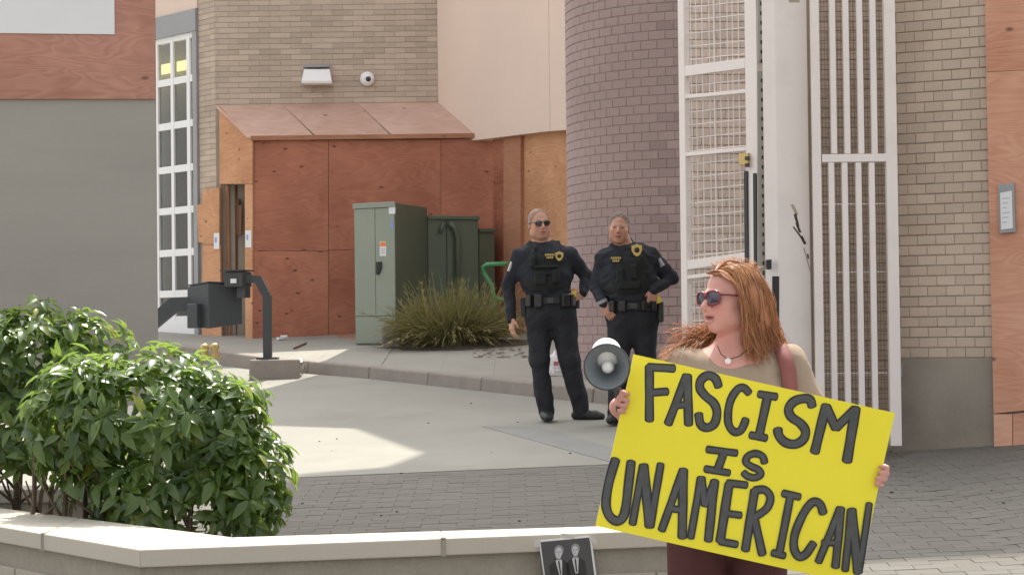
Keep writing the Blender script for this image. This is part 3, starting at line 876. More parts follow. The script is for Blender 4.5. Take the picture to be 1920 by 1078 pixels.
for (yl, yr, th) in rails_:
    leafbar('rail', [(lean(1285.4, yl), yl - th / 2), (lean(1398.6, yr), yr - th / 2), (lean(1398.6, yr), yr + th / 2), (lean(1285.4, yl), yl + th / 2)], 0.003, 0.042)
wm = MB()
for k in range(1, 10):
    x = 1285 + 11.4 * k + (2 if k % 3 == 1 else 0)
    p, q = LPL.px(lean(x, -80), -80, 0.03), LPL.px(lean(x, 805), 805, 0.03); wire(p, q, 0.0042 if k != 5 else 0.007)
yy = -70
while yy < 790:
    p, q = LPL.px(lean(1285, yy + 12), yy + 12, 0.034), LPL.px(lean(1399, yy), yy, 0.034); wire(p, q, 0.0038); yy += 24.5
wm.build('wire_mesh', M['white_metal'], lf, kind='stuff')
leafbar('rubber_seal', [(lean(1394, 321), 321), (lean(1400.5, 321), 321), (lean(1399.5, 600), 600), (lean(1393, 600), 600)], -0.012, 0.01, M['black_rubber'])
leafbar('rubber_seal', [(lean(1411, 325), 325), (lean(1417, 325), 325), (lean(1416, 600), 600), (lean(1410, 600), 600)], -0.012, 0.01, M['black_rubber'])
leafbar('lock_box', [(1385, 289), (1402, 287), (1402, 308), (1385, 310)], -0.02, 0.02, M['gold'])
for yy in (297, 310): leafbar('bolt_head', [(1396, yy - 3.5), (1403, yy - 3.5), (1403, yy + 3.5), (1396, yy + 3.5)], -0.032, 0.012, M['black_rubber'])

# ---- painted hoarding at the left ---------------------------------------------
HPL = Plane((xat(-100, 11.75), 11.75), (xat(293, 12.0), 12.0))
ho = thing('painted_hoarding', 'tall plywood hoarding, bare rose wood above and grey paint below, left edge', 'hoarding', (HPL.at(0.6).x, HPL.at(0.6).y, G(-2.8, 12)))
sheet('plywood_sheet', [(-150, -140), (289, -140), (291.5, 186), (-150, 186)], HPL, M['ply_left'], ho, off=-0.004)
sheet('painted_sheet', [(-150, 176), (291.5, 176), (298, 760), (-150, 760)], HPL, M['grey_paint'], ho, off=0.0145)
eu = HPL.s_of(HPL.px(291, 186))
mb = MB(); mb.wallbox(HPL.at(eu - 0.05), HPL.at(eu + 0.006), 0.6, 4.8, 0.034, 0.12); mb.build('edge_stud', M['lumber'], ho)
mb = MB(); mb.wallbox(HPL.at(-1.2), HPL.at(-1.15), 0.6, 4.8, 0.034, 0.12); mb.build('edge_stud', M['lumber'], ho)
mb = MB(); mb.wallbox(HPL.at(-1.25), HPL.at(eu - 0.055), 4.3, 4.7, -0.003, 0.016); mb.build('plywood_sheet', M['ply_left'], ho)
sg = sheet('white_board', [(-150, -150), (213, -150), (215, 65), (-150, 61)], HPL, M['paper'], None, off=-0.012, t=0.006, label='blank white sign board screwed to the top of the rose plywood hoarding', cat='sign')

# ---- wall lamp and dome camera -----------------------------------------------
wl = thing('wall_lamp', 'white wedge-shaped wall lamp on the tan brick wall above the lean-to', 'lamp', pt(594, 157, WY - 0.2))
a = [pt(x, y, WY - 0.02) for x, y in ((569, 128), (619, 128), (623, 157), (565, 157))]
mb = MB()
f0 = [pt(x, y, WY - 0.1) for x, y in ((570, 130), (618, 130))]; f1 = [pt(x, y, WY - 0.25) for x, y in ((565, 152), (622, 152))]; f2 = [pt(x, y, WY - 0.24) for x, y in ((565, 157), (622, 157))]
b0 = [Vector((p.x, WY - 0.013, p.z)) for p in f0]; b2 = [Vector((p.x, WY - 0.013, p.z)) for p in f2]
mb.add([f0[0], f0[1], f1[1], f1[0], f2[0], f2[1], b0[0], b0[1], b2[1], b2[0]],
       [(3, 2, 1, 0), (4, 5, 2, 3), (0, 1, 7, 6), (9, 8, 5, 4), (6, 9, 4, 3, 0), (1, 2, 5, 8, 7), (6, 7, 8, 9)])
mb.build('housing', M['white_plastic'], wl, bevel=0.008)
mb = MB(); p = pt(594, 126, WY); mb.box((p.x, WY - 0.06, p.z), (0.36, 0.1, 0.03)); mb.build('back_plate', M['grey_metal'], wl)
dc = thing('dome_camera', 'round white dome camera with black eye on the tan brick wall', 'camera', pt(688, 160, WY - 0.05))
c = pt(689, 149, WY - 0.013)
Md = Matrix.Translation(c) @ Matrix.Rotation(rad(90), 4, 'X')
mb = MB(); mb.lathe([(0.102, 0.0), (0.104, 0.03), (0.095, 0.06), (0.07, 0.085), (0.03, 0.10), (0.0005, 0.102)], Md, 24); mb.build('shell', M['white_plastic'], dc)
M['dome'] = plain('dark_dome', (0.01, 0.012, 0.014), 0.08, spec=0.8)
ce = pt(690, 149, WY - 0.06)
mb = MB(); mb.lathe([(0.062 * math.cos(t), 0.062 * math.sin(t)) for t in [k * math.pi / 16 for k in range(8)]] + [(0.0004, 0.0622)], Matrix.Translation(ce) @ Matrix.Rotation(rad(90), 4, 'X'), 20); mb.build('lens_dome', M['dome'], dc)

# ---- green utility cabinets -----------------------------------------------------
def q2(px, Y): return Vector((xat(px, Y), Y, 0))
cb = thing('utility_cabinet', 'tall pale green utility cabinet with dark green side before the lean-to', 'cabinet', (xat(735, 24), 24.0, SW(-1.5, 24)))
C0, C1, C2 = q2(743, 24.0), q2(667, 24.3), q2(803, 25.0)
C3 = C1 + (C2 - C0)
zt_ = zat(743, 380, 24.0); zb_ = SW(-1.5, 24) + 0.03
zs = zat(700, 592, 24.1)
mb = MB(); mb.hexa([Vector((q.x, q.y, zb_ - 0.1)) for q in (C1, C0, C2, C3)] + [Vector((q.x, q.y, zt_)) for q in (C1, C0, C2, C3)])
mb.build('body', M['cab_dark'], cb, bevel=0.008)
CP = Plane(C1, C0); Lc = (C0 - C1).length
def cabp(name, u0, u1, z0, z1, off, t, mat, par=cb, bev=0.004):
    m2 = MB(); m2.wallbox(CP.at(u0), CP.at(u1), z0, z1, off, off + t); return m2.build(name, mat, par, bevel=bev)
cabp('plinth_panel', 0.004, Lc - 0.004, zb_, zs - 0.006, -0.012, 0.012, M['cab_light'])
d1 = cabp('door', 0.004, Lc * 0.52 - 0.003, zs, zt_ - 0.06, -0.016, 0.016, M['cab_light'])
d2 = cabp('door', Lc * 0.52 + 0.003, Lc - 0.004, zs, zt_ - 0.06, -0.016, 0.016, M['cab_light'])
cabp('rain_lip', -0.01, Lc + 0.01, zt_ - 0.055, zt_ + 0.012, -0.03, 0.03, M['cab_light'])
def cabpx(name, quad, off, t, mat, par):
    return sheet(name, quad, CP, mat, par, off=off, t=t)
cabpx('handle', [(705, 491), (714, 491), (714, 503), (709, 515), (705, 515)], -0.04, 0.024, M['black_rubber'], d1)
cabpx('warning_label', [(712, 453), (724, 453), (724, 480), (712, 480)], -0.019, 0.003, M['paper'], d2)
cabpx('warning_band', [(712.5, 454), (723.5, 454), (723.5, 462), (712.5, 462)], -0.021, 0.002, M['orange'], d2)
for k in range(3): cabpx('print_line', [(714, 466 + 4 * k), (722, 466 + 4 * k), (722, 467.5 + 4 * k), (714, 467.5 + 4 * k)], -0.0205, 0.001, M['grey_ink'], d2)
cabpx('number_plate', [(729, 388), (741, 388), (741, 401), (729, 401)], -0.019, 0.003, M['paper'], d2)
cabpx('dark_label', [(733, 405), (738, 405), (738, 415), (733, 415)], -0.019, 0.003, M['grey_metal'], d2)
cabpx('blue_sticker', [(731, 417), (738, 417), (738, 427), (731, 427)], -0.019, 0.003, M['blue_label'], d2)
mb = MB(); q = q2(733, 23.75); mb.box((q.x, q.y + 0.3, SW(q.x, q.y) + 0.1), (0.22, 0.8, 0.36)); mb.build('concrete_pad', M['kerb'], cb, bevel=0.02)
for (pa_, pb_, ya, yb, yt, lab) in ((804, 899, 25.02, 25.3, 407, 'lower dark green cabinet with conduit beside the tall cabinet'), (900, 929, 25.36, 25.5, 431, 'smallest dark green cabinet nearest the green pipe rail')):
    A_, B_ = q2(pa_, ya), q2(pb_, yb)
    t2 = thing('equipment_cabinet', lab, 'cabinet', (A_.x, A_.y, SW(A_.x, A_.y)))
    m2 = MB(); m2.wallbox(A_, B_, SW(A_.x, A_.y) - 0.05, zat(pa_, yt, ya), 0.0, 0.5); m2.build('body', M['cab_dark'], t2, bevel=0.01)
    m2 = MB(); P_ = Plane(A_, B_); L_ = (B_ - A_).length
    zz = zat(pa_, yt, ya)
    m2.wallbox(P_.at(-0.012), P_.at(L_ + 0.012), zz - 0.03, zz + 0.02, -0.03, 0.52); m2.build('lid', M['cab_dark'], t2, bevel=0.008)
    if pa_ == 804:
        m2 = MB(); m2.wallbox(P_.at(L_ * 0.36), P_.at(L_ * 0.37), SW(A_.x, A_.y), zz - 0.04, -0.008, 0.0); m2.build('seam', M['black_rubber'], t2)
        pcon = [P_.px(x, y, -0.05) for x, y in ((843, 419), (853, 428), (858, 445), (859, 640))]
        m2 = MB(); m2.tube(pcon, 0.035, 10); m2.build('conduit', M['cab_dark'], t2)
        m2 = MB(); m2.tube([P_.px(825, 437, -0.04), P_.px(832, 418, -0.04)], 0.02, 8); m2.build('hasp', M['cab_dark'], t2)
mb = MB()
yr = 24.0
mb.tube([pt(952, 494, yr), pt(912, 496, yr), pt(906, 500, yr), pt(908, 512, yr), pt(922, 535, yr), pt(926, 556, yr), pt(927, 600, yr), pt(927, 640, yr)], 0.028, 10)
mb.tube([pt(926, 556, yr), pt(936, 562, yr), pt(952, 562, yr)], 0.028, 10)
o = mb.build('pipe_rail', M['green_pipe'], None, label='bent bright green pipe rail between the fern clump and the left officer', cat='rail')

# ---- gooseneck stands ----------------------------------------------------------
def sqtube(mb, pts, w):
    pts = [Vector(p) for p in pts]; d = Vector((0, w / 2, 0))
    n = len(pts); L_, R_ = [], []
    for i in range(n):
        t = (pts[min(i + 1, n - 1)] - pts[max(i - 1, 0)]); t.y = 0; t.normalize()
        s = Vector((-t.z, 0, t.x))
        k = 1.0
        if 0 < i < n - 1:
            t1 = (pts[i] - pts[i - 1]); t1.y = 0; t1.normalize(); k = 1 / max(0.5, abs(t1.dot(t)))
        L_.append(pts[i] + s * w / 2 * k); R_.append(pts[i] - s * w / 2 * k)
    for i in range(n - 1):
        mb.hexa([L_[i] - d, R_[i] - d, R_[i] + d, L_[i] + d, L_[i + 1] - d, R_[i + 1] - d, R_[i + 1] + d, L_[i + 1] + d])
yb_ = 21.95
gs = thing('gooseneck_stand', 'dark steel gooseneck stand with small reader on a concrete block at the kerb', 'stand', pt(505, 690, yb_))
mb = MB(); cbk = pt(515, 690, yb_); zb0 = G(cbk.x, yb_) - 0.03
mb.prism([(pt(x, 600, yy).x, yy, zb0) for x, yy in ((466, yb_ - 0.22), (562, yb_ - 0.22), (562, yb_ + 0.25), (474, yb_ + 0.25))], (0, 0, zat(515, 674, yb_ - 0.2) - zb0)); mb.build('footing', M['kerb'], gs, bevel=0.02)
ztop = zat(515, 674, yb_ - 0.2)
mb = MB(); p = pt(502, 668, yb_); mb.box((p.x, yb_, ztop + 0.012), (0.24, 0.2, 0.024)); mb.build('base_plate', M['dark_steel'], gs)
mb = MB(); sqtube(mb, [(p.x, yb_, ztop + 0.024), pt(501, 556, yb_), pt(484, 524, yb_), pt(462, 523, yb_)], 0.095); mb.build('arm', M['dark_steel'], gs)
mb = MB(); c = pt(446, 524, yb_); mb.box((c.x, yb_ + 0.02, c.z), (0.22, 0.3, 0.17), Matrix.Rotation(rad(-14), 3, 'Z')); hd = mb.build('reader_head', M['dark_steel'], gs, bevel=0.01)
mb = MB(); mb.box((c.x - 0.01, yb_ + 0.02, c.z + 0.1), (0.28, 0.36, 0.016), Matrix.Rotation(rad(-14), 3, 'Z')); mb.build('hood', M['dark_steel'], hd)
mb = MB(); mb.box((c.x - 0.03, yb_ - 0.14, c.z - 0.02), (0.07, 0.01, 0.05), Matrix.Rotation(rad(-14), 3, 'Z')); mb.build('sticker', M['paper'], hd)
mb = MB(); mb.box((c.x + 0.06, yb_ + 0.03, c.z - 0.13), (0.1, 0.16, 0.16), Matrix.Rotation(rad(-14), 3, 'Z')); mb.build('bracket', M['dark_steel'], hd)
y2 = 22.3
gs2 = thing('gooseneck_stand', 'dark steel gooseneck stand carrying a big box, half behind the hoarding', 'stand', pt(280, 690, y2))
mb = MB(); sqtube(mb, [pt(278, 690, y2), pt(279, 612, y2), pt(327, 571, y2), pt(376, 570, y2)], 0.165); mb.build('arm', M['dark_steel'], gs2)
mb = MB()
k0, k1, k2 = q2(391, y2 - 0.35), q2(351, y2 - 0.05), q2(455, y2 - 0.2)
k3 = k1 + (k2 - k0)
def kz(y): return zat(400, y, y2 - 0.3)
mb.hexa([Vector((q.x, q.y, z)) for q, z in zip((k1, k0, k2, k3), (kz(613), kz(616), kz(608), kz(608)))] + [Vector((q.x, q.y, z)) for q, z in zip((k1, k0, k2, k3), (kz(536), kz(531), kz(534), kz(538)))])
bx_ = mb.build('box', M['dark_steel'], gs2, bevel=0.012)
mb = MB(); e = 0.02
mb.hexa([Vector((q.x, q.y, z)) for q, z in zip((k1, k0, k2, k3), (kz(535), kz(530), kz(533), kz(537)))] + [Vector((q.x, q.y, z + 0.015)) for q, z in zip((k1, k0, k2, k3), (kz(535), kz(530), kz(533), kz(537)))]); mb.build('lid', M['dark_steel'], bx_)
m2 = MB(); c = (k1 + k0) / 2; m2.box((c.x - 0.02, c.y - 0.03, kz(592)), (0.16, 0.12, 0.28), Matrix.Rotation(rad(-35), 3, 'Z')); m2.build('side_housing', M['dark_steel'], bx_, bevel=0.01)
fc = thing('hose_coupling', 'twin brass hose couplings standing under the big dark box', 'coupling', pt(393, 648, 23.2))
for xx in (384, 403):
    p = pt(xx, 646, 23.2); zz = SW(p.x, 23.2)
    m2 = MB(); m2.lathe([(0.0005, 0), (0.055, 0.0), (0.06, 0.02), (0.045, 0.06), (0.04, 0.1), (0.055, 0.13), (0.05, 0.17), (0.02, 0.19), (0.0005, 0.192)], Matrix.Translation((p.x, 23.2, zz)), 16); m2.build('coupling', M['brass'], fc)
m2 = MB(); p = pt(393, 640, 23.2); m2.box((p.x, 23.25, SW(p.x, 23.25) + 0.012), (0.26, 0.12, 0.024)); m2.build('base', M['brass'], fc)

# ---- planter wall -----------------------------------------------------------------
CAPZ = pt(262, 1030, 8.0).z
def zpt(px, py, z=CAPZ):
    d = ray(px, py); t = (z - CAM_Z) / d.z
    return CAM_P + d * t
oc, ic = zpt(262, 1030), zpt(437, 1006.6)
ol, il = zpt(0, 986.6), zpt(0, 951.7)
orr, ir = zpt(1115, 998), zpt(1115, 986.3)
def along(a, b, t): return a + (b - a) * t
OL, IL = along(oc, ol, 2.6), along(ic, il, 2.4)
OR, IR = along(oc, orr, 1.30), along(ic, ir, 1.33)
pw = thing('planter_wall', 'low beige block wall with pale flat cap stones in front of the shrubs', 'wall', (oc.x, oc.y, G(oc.x, oc.y)))
CH = 0.075
def capstone(poly): 
    m2 = MB(); m2.prism([Vector((p.x, p.y, CAPZ - CH)) for p in poly], (0, 0, CH)); return m2.build('cap_stone', M['cap'], pw, bevel=0.006)
ja, jb = along(oc, ol, 0.665), along(ic, il, 0.62)
ka, kb2 = along(oc, orr, 0.655), along(ic, ir, 0.566)
capstone([OL, ja, jb, IL]); capstone([ja, oc, ic, jb]); capstone([oc, ka, kb2, ic]); capstone([ka, OR, IR, kb2])
M['mortar'] = mk('joint_mortar', (0.30, 0.27, 0.225), 0.9, 0.15, 8, 0.2, 60, 0.3)
def joint(a, b):
    d = (b - a).normalized(); t = Vector((-d.y, d.x, 0)); t.normalize()
    if t.x < 0: t = -t
    w_ = 0.011
    m2 = MB()
    z1 = CAPZ + 0.004; z0_ = CAPZ - CH - 0.004
    a2 = a - d * 0.005; b2 = a + d * 0.13
    m2.hexa([Vector((q.x, q.y, z1 - 0.01)) for q in (a2 - t * w_, a2 + t * w_, b2 + t * w_, b2 - t * w_)] + [Vector((q.x, q.y, z1)) for q in (a2 - t * w_, a2 + t * w_, b2 + t * w_, b2 - t * w_)])
    b3 = a + d * 0.01
    m2.hexa([Vector((q.x, q.y, z0_)) for q in (a2 - t * w_, a2 + t * w_, b3 + t * w_, b3 - t * w_)] + [Vector((q.x, q.y, z1 - 0.0105)) for q in (a2 - t * w_, a2 + t * w_, b3 + t * w_, b3 - t * w_)])
    m2.build('mortar_joint', M['mortar'], pw, bevel=0.003)
joint(ja, jb); joint(ka, kb2)
def offs(a, b, d):
    t = Vector((b.x - a.x, b.y - a.y, 0)).normalized(); n = Vector((-t.y, t.x, 0))
    return n * d
SET = 0.035
# wall body under the caps
nl = offs(OL, oc, SET); nr = offs(oc, OR, SET)
for (A_, B_) in ((OL + nl, oc + nl + (oc - OL).normalized() * -0.0), (oc + nr, OR + nr)):
    m2 = MB(); m2.wallbox(A_, B_, 0.0, CAPZ - CH - 0.002, 0.004, 0.26); m2.build('core', M['mortar'], pw)
for (A_, B_) in ((OL + nl, oc + nl), (oc + nr, OR + nr)):
    brick_wall(pw, A_, B_, CAPZ - CH - 0.004 - 3 * 0.105, CAPZ - CH - 0.004, 0.105, 0.30, M['block'], proud=0.02, joint=0.008, off=0.004)
# soil and back wall
so = MB(); poly = [IL, ic, Vector((-1.2, 8.6, 0)), Vector((-1.3, 9.6, 0)), Vector((-2.15, 11.15, 0)), Vector((-6, 11.3, 0))]
so.prism([Vector((p.x, p.y, 0.4)) for p in poly], (0, 0, CAPZ - 0.25 - 0.4)); so.build('planter_soil', M['soil'], loc=(0, 0, 0), kind='structure')
pb = thing('rear_planter_wall', 'low beige wall closing the planter behind the shrub stems', 'wall', (-3, 11.3, 0.5))
for a, b in ((-6.0, -3.4), (-3.39, -2.1)):
    m2 = MB(); m2.box(((a + b) / 2, 11.32, CAPZ - 0.04), (b - a, 0.3, 0.08)); m2.build('cap_stone', M['cap'], pb, bevel=0.006)
m2 = MB(); m2.box((-4.05, 11.32, (CAPZ - 0.08) / 2 + 0.2), (3.9, 0.24, CAPZ - 0.08 - 0.4)); m2.build('wall', M['block'], pb)

# taped photograph on the wall
FP = Plane(along(oc, orr, -0.1), OR)
ph = thing('taped_photo', 'black and white photo print of two men in dark suits taped to the low wall', 'photo', FP.px(1062, 1085, -0.01))
def phs(name, quad, off, mat, par=ph, t=0.001): return sheet(name, quad, FP, mat, par, off=off, t=t)
pq = [(1010, 1012), (1107, 1003.5), (1116, 1070), (1110, 1098), (1019, 1106)]
phs('border', [(1010, 1012.5), (1108, 1003.5), (1121, 1098), (1024, 1108)], -0.012, M['paper'], t=0.002)
phs('print', [(1013.5, 1015.5), (1105.5, 1007), (1116, 1091), (1025, 1101)], -0.0138, M['photo_dark'])
def ellpx(cx, cy, rx, ry, rot=0, n=16):
    return [(cx + rx * math.cos(a) * math.cos(rot) - ry * math.sin(a) * math.sin(rot), cy + rx * math.cos(a) * math.sin(rot) + ry * math.sin(a) * math.cos(rot)) for a in [2 * math.pi * k / n for k in range(n)]]
M['photo_suit'] = plain('photo_suit', (0.028, 0.028, 0.03), 0.35)
for (cx, cy, rx, ry, rot, lean_) in ((1047.5, 1036, 7.2, 11.5, 0.10, 2.5), (1078.5, 1032, 6.6, 10.5, -0.08, 1.5)):
    phs('suit', [(cx - 18, cy + 24), (cx - 6, cy + 13), (cx + 7, cy + 12), (cx + 19, cy + 20), (cx + 23, cy + 50), (cx - 14, cy + 54)], -0.0147, M['photo_suit'])
    phs('hair', ellpx(cx + 0.5, cy - 4.5, rx + 1.6, ry - 1.2, rot), -0.0152, M['photo_mid'])
    phs('neck', [(cx - 3.5, cy + 7), (cx + 4, cy + 7), (cx + 5, cy + 15), (cx - 4, cy + 15)], -0.0154, M['photo_mid'])
    phs('shirt', [(cx - 6, cy + 14), (cx + 6.5, cy + 13), (cx + 4 + lean_, cy + 42), (cx - 1 + lean_, cy + 42)], -0.0157, M['photo_pale'])
    phs('tie', [(cx - 1.3, cy + 15), (cx + 1.6, cy + 15), (cx + 2.6 + lean_, cy + 40), (cx + 0.2 + lean_, cy + 40)], -0.0162, M['photo_suit'])
    phs('face', ellpx(cx, cy, rx - 0.8, ry - 1.0, rot), -0.0160, M['photo_pale'])
    for s in (-1, 1):
        phs('eye', [(cx + s * 2.8 - 1.5, cy - 2.6), (cx + s * 2.8 + 1.5, cy - 2.6), (cx + s * 2.8 + 1.4, cy - 1.2), (cx + s * 2.8 - 1.4, cy - 1.2)], -0.0164, M['photo_suit'])
    phs('nose', [(cx - 0.2, cy - 1), (cx + 1.2, cy + 2.4), (cx - 1.2, cy + 2.6)], -0.01645, M['photo_mid'])
    phs('mouth', [(cx - 2.4, cy + 5), (cx + 2.4, cy + 4.8), (cx + 2.0, cy + 6), (cx - 2.0, cy + 6.1)], -0.0164, M['photo_mid'])
for quad in ([(1104, 1001), (1118, 1010), (1119, 1022), (1105, 1013)], [(1001, 1013), (1013, 1010), (1015, 1024), (1003, 1026)], [(1052, 999), (1078, 1002), (1077, 1010), (1055, 1008)]):
    phs('tape', quad, -0.0172 - 0.0003 * len(ph.children), M['tape'], t=0.0004)

# ---- shrubs -------------------------------------------------------------------------
def leaf_mesh(name, L, W, droop, fold):
    st = [(0.0, 0.04), (0.18, 0.55), (0.45, 1.0), (0.75, 0.72), (1.0, 0.0)]
    v = []; f = []
    for t, w in st:
        x = L * t; z = -droop * t * t * L
        v += [(x, -W / 2 * w, z + fold * w * W), (x, 0, z), (x, W / 2 * w, z + fold * w * W)]
    for i in range(len(st) - 1):
        a = 3 * i; b = a + 3
        f += [(a, b, b + 1, a + 1), (a + 1, b + 1, b + 2, a + 2)]
    me = bpy.data.meshes.new(name); me.from_pydata(v, [], f)
    me.polygons.foreach_set('use_smooth', [True] * len(f)); me.update()
    return me
LEAVES = [leaf_mesh('leaf', 0.135, 0.056, 0.4, 0.25), leaf_mesh('leaf', 0.115, 0.052, 0.6, 0.18), leaf_mesh('leaf', 0.095, 0.042, 0.25, 0.3)]
for l in LEAVES: l.materials.append(M['leaf'])
def shrub(label, lobes, depth, ntips, soil_z, stems, group, seed, zmin):
    rnd = random.Random(seed)
    L3 = []
    for (cx, cy, rx, ry, dy, rr) in lobes:
        Y = depth + dy; s = Y / FPX
        L3.append((pt(cx, cy, Y), Vector((rx * s, rr, ry * s))))
    c0 = L3[0][0]
    sh = thing('leafy_shrub', label, 'shrub', (c0.x, c0.y, soil_z), group)
    areas = [r.x * r.z + r.x * r.y + r.y * r.z for c, r in L3]
    tips = []
    while len(tips) < ntips:
        k = rnd.choices(range(len(L3)), areas)[0]; c, r = L3[k]
        d = Vector((rnd.gauss(0, 1), rnd.gauss(0, 1), rnd.gauss(0, 1))).normalized()
        if d.y > 0.45 and rnd.random() < 0.6: continue
        lump = 1 + 0.10 * math.sin(7 * d.x + 3 * k) + 0.08 * math.sin(9 * d.z + 5 * d.y + k)
        q = lump * (1 - 0.42 * rnd.random() ** 1.8)
        p = c + Vector((d.x * r.x, d.y * r.y, d.z * r.z)) * q
        if p.z < zmin + rnd.random() * 0.1: continue
        deep = False
        for j, (c2, r2) in enumerate(L3):
            if j == k: continue
            e = p - c2; m = math.sqrt((e.x / r2.x) ** 2 + (e.y / r2.y) ** 2 + (e.z / r2.z) ** 2)
            if m < 0.62: deep = True
        if deep: continue
        n = Vector((d.x / r.x, d.y / r.y, d.z / r.z)).normalized()
        tips.append((p, (n + Vector((0, 0, 0.55))).normalized()))
    leaves = []
    for p, n in tips:
        a = n.cross(Vector((rnd.gauss(0, 1), rnd.gauss(0, 1), rnd.gauss(0, 1)))).normalized(); b = n.cross(a)
        m = rnd.randint(5, 7)
        for i in range(m):
            an = 2 * math.pi * (i + rnd.random() * 0.5) / m
            tilt = rnd.uniform(0.15, 0.95)
            x = (a * math.cos(an) + b * math.sin(an)) * 1.0 + n * tilt - Vector((0, 0, rnd.uniform(0.0, 0.75)))
            x.normalize()
            z = n + Vector((rnd.gauss(0, 0.25), rnd.gauss(0, 0.25), 0.2)); y = z.cross(x).normalized(); z = x.cross(y)
            R = Matrix((x, y, z)).transposed()
            leaves.append((p + n * rnd.uniform(-0.03, 0.02) + x * 0.012, R, rnd.choice((0.4, 0.6, 0.75, 0.85, 0.95, 1.0)) * rnd.uniform(0.85, 1.1), rnd.randrange(3)))
    def vis(l):
        q = l[0]; return q.y - 0.25 * abs((l[1].col[2]).y)
    leaves.sort(key=vis)
    o0 = org(sh)
    for p, R, s, k in leaves[:295]:
        o = bpy.data.objects.new('leaf', LEAVES[k]); COL.objects.link(o); o.parent = sh
        o.matrix_basis = Matrix.Translation(p - o0) @ R.to_4x4() @ Matrix.Scale(s, 4)
    vv = []; ff = []; rr_ = []
    for p, R, s, k in leaves[295:]:
        me = LEAVES[k]; b0 = len(vv)
        vv += [tuple(R @ (v.co * s) + p - o0) for v in me.vertices]
        ff += [tuple(b0 + i for i in f.vertices) for f in me.polygons]
        rr_ += [rnd.random()] * len(me.vertices)
    me = bpy.data.meshes.new('foliage'); me.from_pydata(vv, [], ff); me.polygons.foreach_set('use_smooth', [True] * len(ff))
    at = me.attributes.new('rnd', 'FLOAT', 'POINT'); at.data.foreach_set('value', rr_)
    tag(link_mesh('foliage', me, M['leaf'], sh), kind='stuff')
    for (sx, ty) in stems:
        Y = depth + rnd.uniform(-0.25, 0.2)
        b = pt(sx, 900, Y); b.z = soil_z - 0.03
        tip = pt(sx + rnd.uniform(-45, 60), ty, Y + rnd.uniform(-0.1, 0.15))
        m = (b + tip) / 2 + Vector((rnd.uniform(-0.05, 0.05), rnd.uniform(-0.05, 0.05), 0))
        mb = MB(); mb.tube([b, along(b, m, 0.5) + Vector((rnd.uniform(-.015, .015), 0, 0)), m, along(m, tip, 0.5) + Vector((rnd.uniform(-.02, .02), 0, 0)), tip], [0.017, 0.015, 0.012, 0.009, 0.005], 7)
        for j in range(2):
            u = rnd.uniform(0.35, 0.6); s0 = along(b, m, min(1, u * 1.6)); e = s0 + Vector((rnd.uniform(-.22, .22), rnd.uniform(-.2, .1), rnd.uniform(.15, .3)))
            mb.tube([s0, along(s0, e, 0.5) + Vector((0, 0, -0.02)), e], [0.009, 0.007, 0.004], 6)
        mb.build('stem', M['bark'], sh)
    return sh
SOIL = CAPZ - 0.25
shrub('rounded glossy green shrub with sunlit top behind the corner of the low wall',
      [(290, 770, 185, 112, 0.0, 0.36), (400, 800, 95, 110, 0.0, 0.30), (478, 905, 66, 105, -0.05, 0.24), (330, 905, 195, 105, 0.05, 0.34), (140, 780, 82, 105, 0.05, 0.32)],
      9.62, 640, SOIL, [(60, 780), (110, 760), (150, 770), (200, 740), (250, 780), (300, 760), (345, 780), (390, 770), (430, 800), (225, 800), (320, 800)], 'shrubs in the planter', 11, 0.80)
shrub('taller dark green shrub at the left edge in front of the painted hoarding',
      [(50, 680, 120, 105, 0.0, 0.36), (165, 655, 72, 66, 0.0, 0.3), (30, 790, 95, 110, 0.0, 0.33), (-90, 700, 140, 130, 0.1, 0.4), (130, 730, 90, 90, 0.05, 0.3)],
      10.5, 540, SOIL, [(15, 800), (50, 780), (85, 790), (120, 780), (-40, 780), (30, 820), (70, 820), (160, 800)], 'shrubs in the planter', 23, 1.06)

# ---- fern clump and its bed ---------------------------------------------------------------
fc_ = gpt(845, 652, SW)
fy = fc_.y
mb = MB(); n = 28; ring = []
for k in range(n):
    a = 2 * math.pi * k / n; r = 1 + 0.12 * math.sin(3 * a) + 0.08 * math.sin(7 * a)
    x = fc_.x + 0.16 + 0.98 * r * math.cos(a); y = fy + 0.25 + 0.55 * r * math.sin(a); ring.append((x, y, SW(x, y) + 0.004))
cz_ = (fc_.x, fy + 0.2, SW(fc_.x, fy) + 0.12)
mb.add(ring + [cz_], [(k, (k + 1) % n, n) for k in range(n)])
mb.build('planting_bed', M['soil'], None, loc=(fc_.x, fy, SW(fc_.x, fy)), kind='structure')
fern = thing('fern_clump', 'wide arching olive-brown fern clump in front of the green cabinets', 'plant', (fc_.x, fy + 0.2, SW(fc_.x, fy)))
rnd = random.Random(5)
vv = []; ff = []; rr_ = []
B = Vector((fc_.x + 0.02, fy + 0.2, SW(fc_.x, fy) + 0.05))
